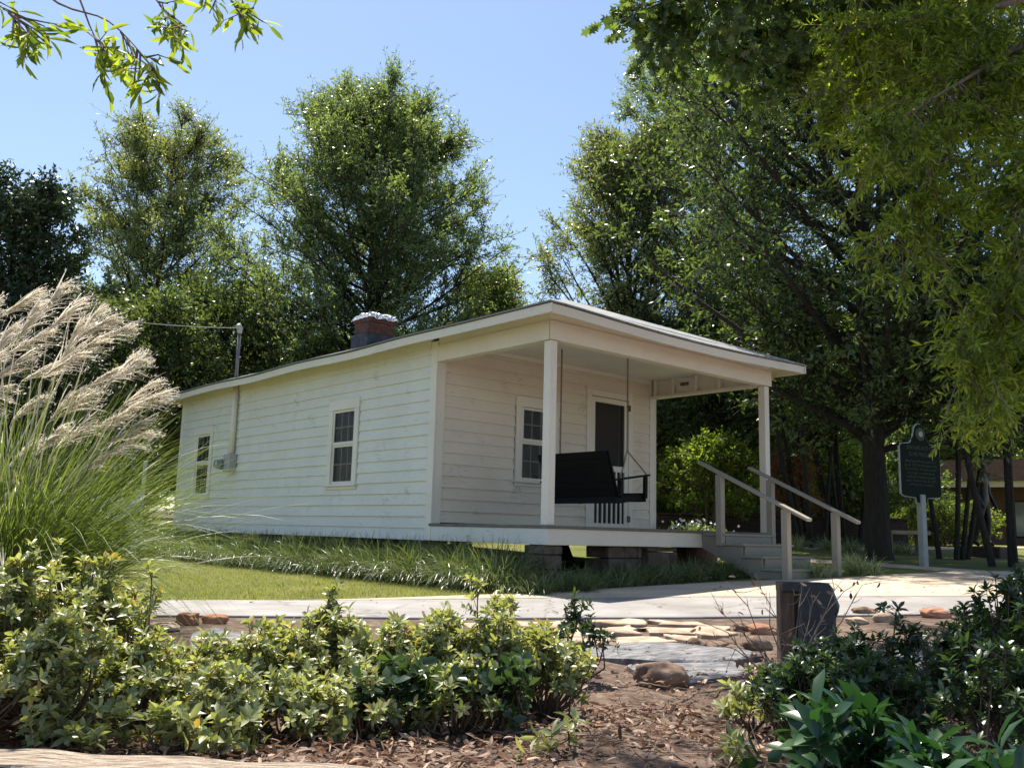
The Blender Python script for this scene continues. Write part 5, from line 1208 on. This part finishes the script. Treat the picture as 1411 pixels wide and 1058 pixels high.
tag(o, 'weathered split landscape timber edging the bed at the bottom left', 'timber')
# dark hooded box post
bp0 = spot(1063, 5.6); bx_ = empty('box_light', bp0, 'wooden post with black sloping hood on the bed at the path edge', 'light post')
r3 = np.array([*RH, 0]); f3 = np.array([*FH, 0])
MB().bar(bp0 + r3 * .055 - [0, 0, .1], bp0 + r3 * .058 + [0, 0, .44], .085, .09, FH.tolist() + [0]).build('post', M['wood'], bx_, bevel=.006)
def pr(pts, f0, f1, par, nme, mt, bev=.028):
    V = [bp0 + r3 * u + f3 * f0 + np.array([0, 0, z]) for u, z in pts] + [bp0 + r3 * u + f3 * f1 + np.array([0, 0, z]) for u, z in pts]; n = len(pts)
    return MB().add(V, [tuple(range(n - 1, -1, -1)), tuple(range(n, 2 * n))] + [(i, (i + 1) % n, (i + 1) % n + n, i + n) for i in range(n)]).build(nme, mt, par, bevel=bev)
pr([(.10, .02), (.11, .30), (.12, .455), (.29, .455), (.315, .445), (.325, .40), (.36, .31), (.33, .28), (.32, .02)], -.09, .10, bx_, 'hood', M['blackmetal'])
pr([(.02, .40), (.02, .455), (.121, .457), (.121, .40)], -.07, .07, bx_, 'hood_lip', M['blackmetal'], .005)

# shrubs ------------------------------------------------------------
def azalea(h, rx, n_tip, leaf, seed, whorl=8, spread=.9, lo=.25, side=4):
    n_tip = int(n_tip * (.74 if n_tip > 40 else 1)); g = np.random.default_rng(seed); segs = []; LP = []; LD = []; LN = []
    for i in range(n_tip):
        a = g.uniform(0, 6.283); el = g.uniform(0.02, 1) ** .7 * math.pi / 2; rr = g.uniform(.6, 1.0)
        tip = np.array([math.cos(a) * math.cos(el) * rx * rr, math.sin(a) * math.cos(el) * rx * rr, h * (lo + (1 - lo) * math.sin(el)) * g.uniform(.62, 1.06)])
        b = np.array([math.cos(a) * rx * .12 * g.uniform(), math.sin(a) * rx * .12 * g.uniform(), 0]); mid = b + (tip - b) * .5 + np.array([math.cos(a) * .04, math.sin(a) * .04, -.04 * h]) + g.normal(size=3) * .02
        segs.append([*b, *mid, .006, .004]); segs.append([*mid, *tip, .004, .0018])
        tds = [(tip, unit(tip - mid))]
        for s in range(side):
            v = g.uniform(.35, .95); sb = mid + (tip - mid) * v; sd_ = unit(unit(tip - mid) * .6 + g.normal(size=3) * .6 + [0, 0, .4]); st = sb + sd_ * g.uniform(.03, .09) * (leaf[0] / .045)
            segs.append([*sb, *st, .002, .001]); tds.append((st, sd_))
        for (tp, td) in tds:
            k = whorl + g.integers(-2, 3); aa = np.arange(k) * 2.4 + g.uniform(0, 6); x = unit(np.cross(td, [.3, .2, .93])); y = np.cross(td, x)
            el_ = np.linspace(.15, 1.1, k)[:, None]
            D = (np.cos(aa)[:, None] * x + np.sin(aa)[:, None] * y) + td * el_ + g.normal(size=(k, 3)) * .15
            LP.append(tp - td * (np.linspace(.5, 0, k)[:, None] * leaf[0] * .6)); LD.append(D); LN.append(np.tile(td, (k, 1)) + g.normal(size=(k, 3)) * .25)
    LP = np.concatenate(LP); LD = np.concatenate(LD); LN = np.concatenate(LN); n = len(LP)
    geo = leafgeo(LP, LD, g.uniform(.65, 1.2, n) * leaf[0], g.uniform(.8, 1.15, n) * leaf[1], 'fine', LN)
    return [tubes(segs, 4)], geo
GA = 'azalea shrubs in the foreground bed'
def shrub(px, d, h, rx, n_tip, leaf, seed, mt, label, **k):
    wd, lf = azalea(h, rx, n_tip, leaf, seed, **k)
    return plant('azalea_shrub', label, 'shrub', spot(px, d), wd, lf, 'stem', mt, GA, crown='foliage', trunk='stems')
A1 = (.038, .0155)
for i, (px, d, h, rx, n, mt, lb) in enumerate([
    (-70, 3.3, .54, .42, 95, 'azalea', 'leafy azalea at the far left edge under the feathery grass'),
    (55, 3.5, .55, .40, 100, 'azalea', 'tallest azalea in the left group below the feathery grass'),
    (165, 3.75, .53, .34, 80, 'azalea', 'azalea at the right end of the left group beside the lawn'),
    (-10, 2.95, .34, .36, 80, 'azalea', 'low azalea at the lower left edge above the timber'),
    (120, 3.15, .36, .34, 80, 'azalea', 'low azalea in front of the tallest left azalea'),
    (225, 3.35, .28, .26, 50, 'azalea', 'small azalea in the dip between the left group and the middle hedge'),
    (315, 3.7, .25, .30, 55, 'azalea', 'azalea at the left end of the middle hedge by the red sandstone'),
    (395, 3.75, .30, .32, 80, 'azalea', 'azalea second from the left in the middle hedge'),
    (475, 3.85, .35, .32, 85, 'azalea', 'azalea in the centre left of the middle hedge'),
    (550, 3.7, .32, .33, 85, 'azalea', 'azalea in the centre of the middle hedge'),
    (625, 3.85, .36, .32, 85, 'azalea', 'azalea in the centre right of the middle hedge'),
    (700, 3.8, .38, .30, 80, 'azalea', 'azalea second from the right end of the middle hedge'),
    (760, 3.75, .30, .24, 50, 'azalea', 'azalea at the right end of the middle hedge beside the slate slab'),
    (330, 3.3, .20, .24, 42, 'azalea', 'low azalea in front of the left end of the middle hedge'),
    (420, 3.25, .18, .22, 34, 'azalea', 'low azalea, second in front of the middle hedge above the mulch'),
    (520, 3.3, .20, .24, 38, 'azalea', 'low azalea in front of the centre of the middle hedge'),
    (645, 3.35, .22, .24, 38, 'azalea', 'low azalea in front of the right part of the middle hedge'),
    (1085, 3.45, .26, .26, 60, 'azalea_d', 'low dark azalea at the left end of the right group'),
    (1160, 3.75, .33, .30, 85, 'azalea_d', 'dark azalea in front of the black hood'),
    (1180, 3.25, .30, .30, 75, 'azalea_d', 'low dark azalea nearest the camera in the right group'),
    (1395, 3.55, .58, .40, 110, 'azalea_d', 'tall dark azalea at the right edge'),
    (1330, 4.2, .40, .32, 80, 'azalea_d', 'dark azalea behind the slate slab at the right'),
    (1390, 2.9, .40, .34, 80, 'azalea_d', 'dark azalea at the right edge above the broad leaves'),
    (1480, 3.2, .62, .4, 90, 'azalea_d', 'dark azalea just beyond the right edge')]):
    shrub(px, d, h, rx, n, A1, 100 + i, mt, lb)
for i, (px, d, h, rx, n, mt, lb) in enumerate([
    (232, 3.55, .56, .06, 3, 'azalea', 'single upright leafy shoot rising above the left azaleas'),
    (480, 3.9, .52, .08, 4, 'azalea', 'upright leafy shoot sticking out of the middle hedge before the lawn'),
    (690, 3.9, .55, .14, 7, 'azalea', 'yellow green shoots sticking out at the right end of the middle hedge'),
    (808, 4.6, .40, .15, 10, 'azalea_d', 'slender open azalea sprig standing before the flagstones'),
    (1235, 3.7, .44, .16, 10, 'azalea_d', 'upright dark shoots in the right group before the rocks'),
    (100, 3.7, .60, .10, 4, 'azalea', 'upright shoots on top of the left azaleas')]):
    shrub(px, d, h, rx, n, A1, 140 + i, mt, lb, lo=.6, side=6)
GB = 'low plants at the front edge'
for i, (px, d, h, rx, n, lf_, mt, lb) in enumerate([
    (1225, 2.35, .22, .24, 30, (.09, .034), 'broad', 'broad leaved dark plant at the bottom right, left one'),
    (1345, 2.30, .28, .26, 34, (.095, .036), 'broad', 'broad leaved dark plant in the bottom right corner'),
    (1150, 2.55, .16, .18, 14, (.10, .04), 'broad', 'small broad leaved plant at the bottom, left of the larger broad leaves'),
    (1440, 2.2, .34, .24, 26, (.095, .036), 'broad', 'broad leaved plant cut by the right edge at the bottom'),
    (205, 2.28, .14, .05, 2, (.075, .045), 'broad', 'tiny dark plant with round leaves in front of the timber'),
    (255, 2.28, .11, .07, 2, (.08, .035), 'broad', 'tiny dark sprig with long leaves in front of the timber'),
    (12, 2.2, .20, .10, 6, (.05, .024), 'azalea', 'pale leaved sprig in front of the timber at the bottom left corner'),
    (130, 2.95, .07, .10, 7, (.05, .02), 'azalea', 'tiny seedling just behind the timber near the left'),
    (190, 2.98, .07, .10, 7, (.05, .02), 'azalea', 'tiny seedling just behind the timber, second from the left'),
    (270, 3.0, .09, .12, 9, (.055, .024), 'azalea', 'low light green plant just behind the timber'),
    (350, 3.0, .08, .11, 8, (.055, .022), 'azalea', 'low light green plant behind the right end of the timber'),
    (1030, 3.6, .14, .12, 8, (.05, .022), 'azalea', 'small bright sprig on the dead leaves left of the right azaleas'),
    (1000, 2.9, .10, .08, 4, (.05, .018), 'azalea', 'tiny sprig on the bare soil at the lower middle'),
    (785, 3.05, .13, .08, 4, (.06, .018), 'azalea', 'small yellowish sprig on the soil below the middle hedge'),
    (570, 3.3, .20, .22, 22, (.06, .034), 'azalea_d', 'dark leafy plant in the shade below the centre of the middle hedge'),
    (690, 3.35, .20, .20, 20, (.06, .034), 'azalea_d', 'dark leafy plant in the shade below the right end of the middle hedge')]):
    wd, lf = azalea(h, rx, n, lf_, 160 + i, whorl=6, side=1 if n < 5 else 2)
    plant('low_plant', lb, 'plant', spot(px, d), wd, lf, 'stem', mt, GB, crown='leaves', trunk='stems')
# bare twiggy shrub and fallen sticks
def twigs(base, targets, seed, r=.004):
    g = np.random.default_rng(seed); mb = MB()
    for tg in targets:
        d = tg - base; P = [base + d * t + (g.normal(size=3) * .018 * np.linalg.norm(d) if 0 < t < 1 else 0) + np.array([0, 0, .10 * np.linalg.norm(d) * math.sin(t * 3.14)]) for t in np.linspace(0, 1, 7)]
        mb.tube(P, [r * (1 - .75 * i / 6) for i in range(7)], 5)
        for q in range(5):
            i = g.integers(2, 6); e = P[i] + unit(unit(d) * .6 + g.normal(size=3) * .6) * g.uniform(.04, .14); m2 = (P[i] + e) / 2 + g.normal(size=3) * .01
            mb.tube([P[i], m2, e], [r * .45, r * .35, r * .2], 4)
    return mb
tb = spot(1080, 4.2)
tg = [at(1040, 790, 4.3), at(1000, 800, 4.3), at(985, 835, 4.25), at(950, 850, 4.2), at(1060, 815, 4.2), at(1105, 800, 4.3), at(1160, 800, 4.4), at(1190, 790, 4.5), at(1010, 860, 4.0), at(1130, 815, 4.2), at(1215, 800, 4.4), at(975, 880, 4.0)]
t_ = empty('twiggy_shrub', tb, 'nearly leafless twiggy shrub in front of the dark box post', 'shrub')
twigs(tb, tg, 3, .0042).build('twigs', M['palebark'], t_)
g = np.random.default_rng(9); k = 34; q = np.array([tg[i % 12] * (v := g.uniform(.6, 1)) + tb * (1 - v) for i in range(k)]) + g.normal(size=(k, 3)) * .02 - tb
V, F = leafgeo(q, g.normal(size=(k, 3)) - [0, 0, .8], .035, .016, 'fine'); link('dead_leaves', npmesh('dead_leaves', V, F), M['litter'], t_)
for i, (pa, pb, r, lb) in enumerate([((925, 975), (1045, 945), .006, 'thick pale stick lying on the leaves left of the right azaleas'), ((1005, 990), (1050, 960), .008, 'short pale stick beside the right azaleas'), ((840, 950), (965, 962), .0035, 'thin twig lying in front of the brown oval rock'), ((700, 1030), (850, 1050), .004, 'thin twig on the soil near the bottom centre'),
        ((640, 1010), (720, 1045), .0035, 'thin twig on the leaves below the middle hedge'), ((860, 990), (930, 1020), .003, 'thin twig on the bare soil at the lower middle'), ((735, 985), (790, 1030), .003, 'curved twig below the right end of the middle hedge')]):
    a = gnd(*pa); b = gnd(*pb); a[2] = float(soil_z(a[0], a[1])) + .018; b[2] = float(soil_z(b[0], b[1])) + .018; rs = np.random.default_rng(200 + i)
    mb = MB(); P = [a + (b - a) * t + (rs.normal(size=3) * [.015, .015, .004] if 0 < t < 1 else 0) + np.array([0, 0, .02 * math.sin(t * 3.1)]) for t in np.linspace(0, 1, 8)]
    mb.tube(P, [r * (1 - .5 * j / 7) for j in range(8)], 6); o = mb.build('stick', M['palebark'], None, org=a); tag(o, lb, 'stick', 'sticks on the bed')
# dead leaves
g = np.random.default_rng(301); n = 420; d = g.uniform(6.2, 12, n); l = g.uniform(-.45, .55, n) * d
x = CAM[0] + FH[0] * d + RH[0] * l; y = CAM[1] + FH[1] * d + RH[1] * l; ne = resample(near_edge, 200); k = (y < fe_y(x) - .05) & (y > np.interp(x, ne[:, 0], ne[:, 1]) + .05) & (g.uniform(size=n) < .25 + .75 * (nz2(x, y, .6) > .2)); x, y = x[k], y[k]; n = len(x)
V, F = leafgeo(np.column_stack([x, y, T(x, y) + .020]), g.normal(size=(n, 3)) * [1, 1, .12], g.uniform(.02, .05, n), g.uniform(.008, .02, n), 'fine', g.normal(size=(n, 3)) * .4 + [0, 0, 1])
tag(link('path_litter', npmesh('path_litter', V, F), M['litter']), 'small dead leaf scraps blown over the asphalt path and the concrete walk', 'leaf litter', kind='stuff')
g = np.random.default_rng(300); n = 30000
d = g.uniform(2.35, 5.8, n); l = g.uniform(-.62, .64, n) * d
x = CAM[0] + FH[0] * d + RH[0] * l; y = CAM[1] + FH[1] * d + RH[1] * l
den = .75 + .45 * nz2(x * 1.3, y * 1.3) ; bare = ((l > .1) & (l < .75) & (d < 3.5)); den = np.where(bare, .38, den)
sl_ = (d > 4.0) & (l > -.1) & (l < 1.1); den = np.where(sl_, .15, den); den = np.where(d > 4.9, den * .35, den)
k = (g.uniform(size=n) < den) & (d + .1 * l > 2.55); x, y = x[k], y[k]; n = len(x)
P = np.column_stack([x, y, soil_z(x, y) + g.uniform(.003, .03, n) + np.where(sl_[k], .026, 0)]); D = g.normal(size=(n, 3)) * [1, 1, .30]; NN = g.normal(size=(n, 3)) * .8 + [0, 0, 1]
V, F = leafgeo(P, D, g.uniform(.015, .06, n), g.uniform(.005, .02, n), 'fine', NN)
tag(link('leaf_litter', npmesh('leaf_litter', V, F), M['litter']), 'brown dead leaves and mulch covering the foreground bed', 'leaf litter', kind='stuff')
segs = []; n = 2600
d = g.uniform(2.45, 4.6, n); l = g.uniform(-.6, .62, n) * d; x = CAM[0] + FH[0] * d + RH[0] * l; y = CAM[1] + FH[1] * d + RH[1] * l
P = np.column_stack([x, y, soil_z(x, y) + g.uniform(.004, .02, n)]); E2 = P + unit(g.normal(size=(n, 3)) * [1, 1, .12]) * g.uniform(.03, .12, n)[:, None]
V, F = tubes(np.column_stack([P, E2, np.full(n, .0016), np.full(n, .0008)]), 3)
tag(link('pine_straw', npmesh('pine_straw', V, F), M['litter']), 'fine twigs and needles scattered among the dead leaves', 'litter', kind='stuff')
GP = 'dead leaves lying on the paths'
for i, (px, py, lb) in enumerate([(350, 832, 'dark dead leaf on the left end of the asphalt path'), (760, 846, 'dead leaf on the asphalt path behind the leafy sprig'), (905, 838, 'dead leaf on the middle of the asphalt path'), (990, 815, 'dead leaf on the concrete walk before the steps'), (620, 842, 'dead leaf on the asphalt path above the middle hedge')]):
    p = gnd(px, py); p[2] += .020; V, F = leafgeo(np.zeros((1, 3)), g.normal(size=(1, 3)) * [1, 1, .1], .07, .035, 'fine', np.array([[0, 0, 1.0]])); o = link('dead_leaf', npmesh('dead_leaf', V, F), M['litter']); o.location = [float(q) for q in p]; tag(o, lb, 'leaf', GP)
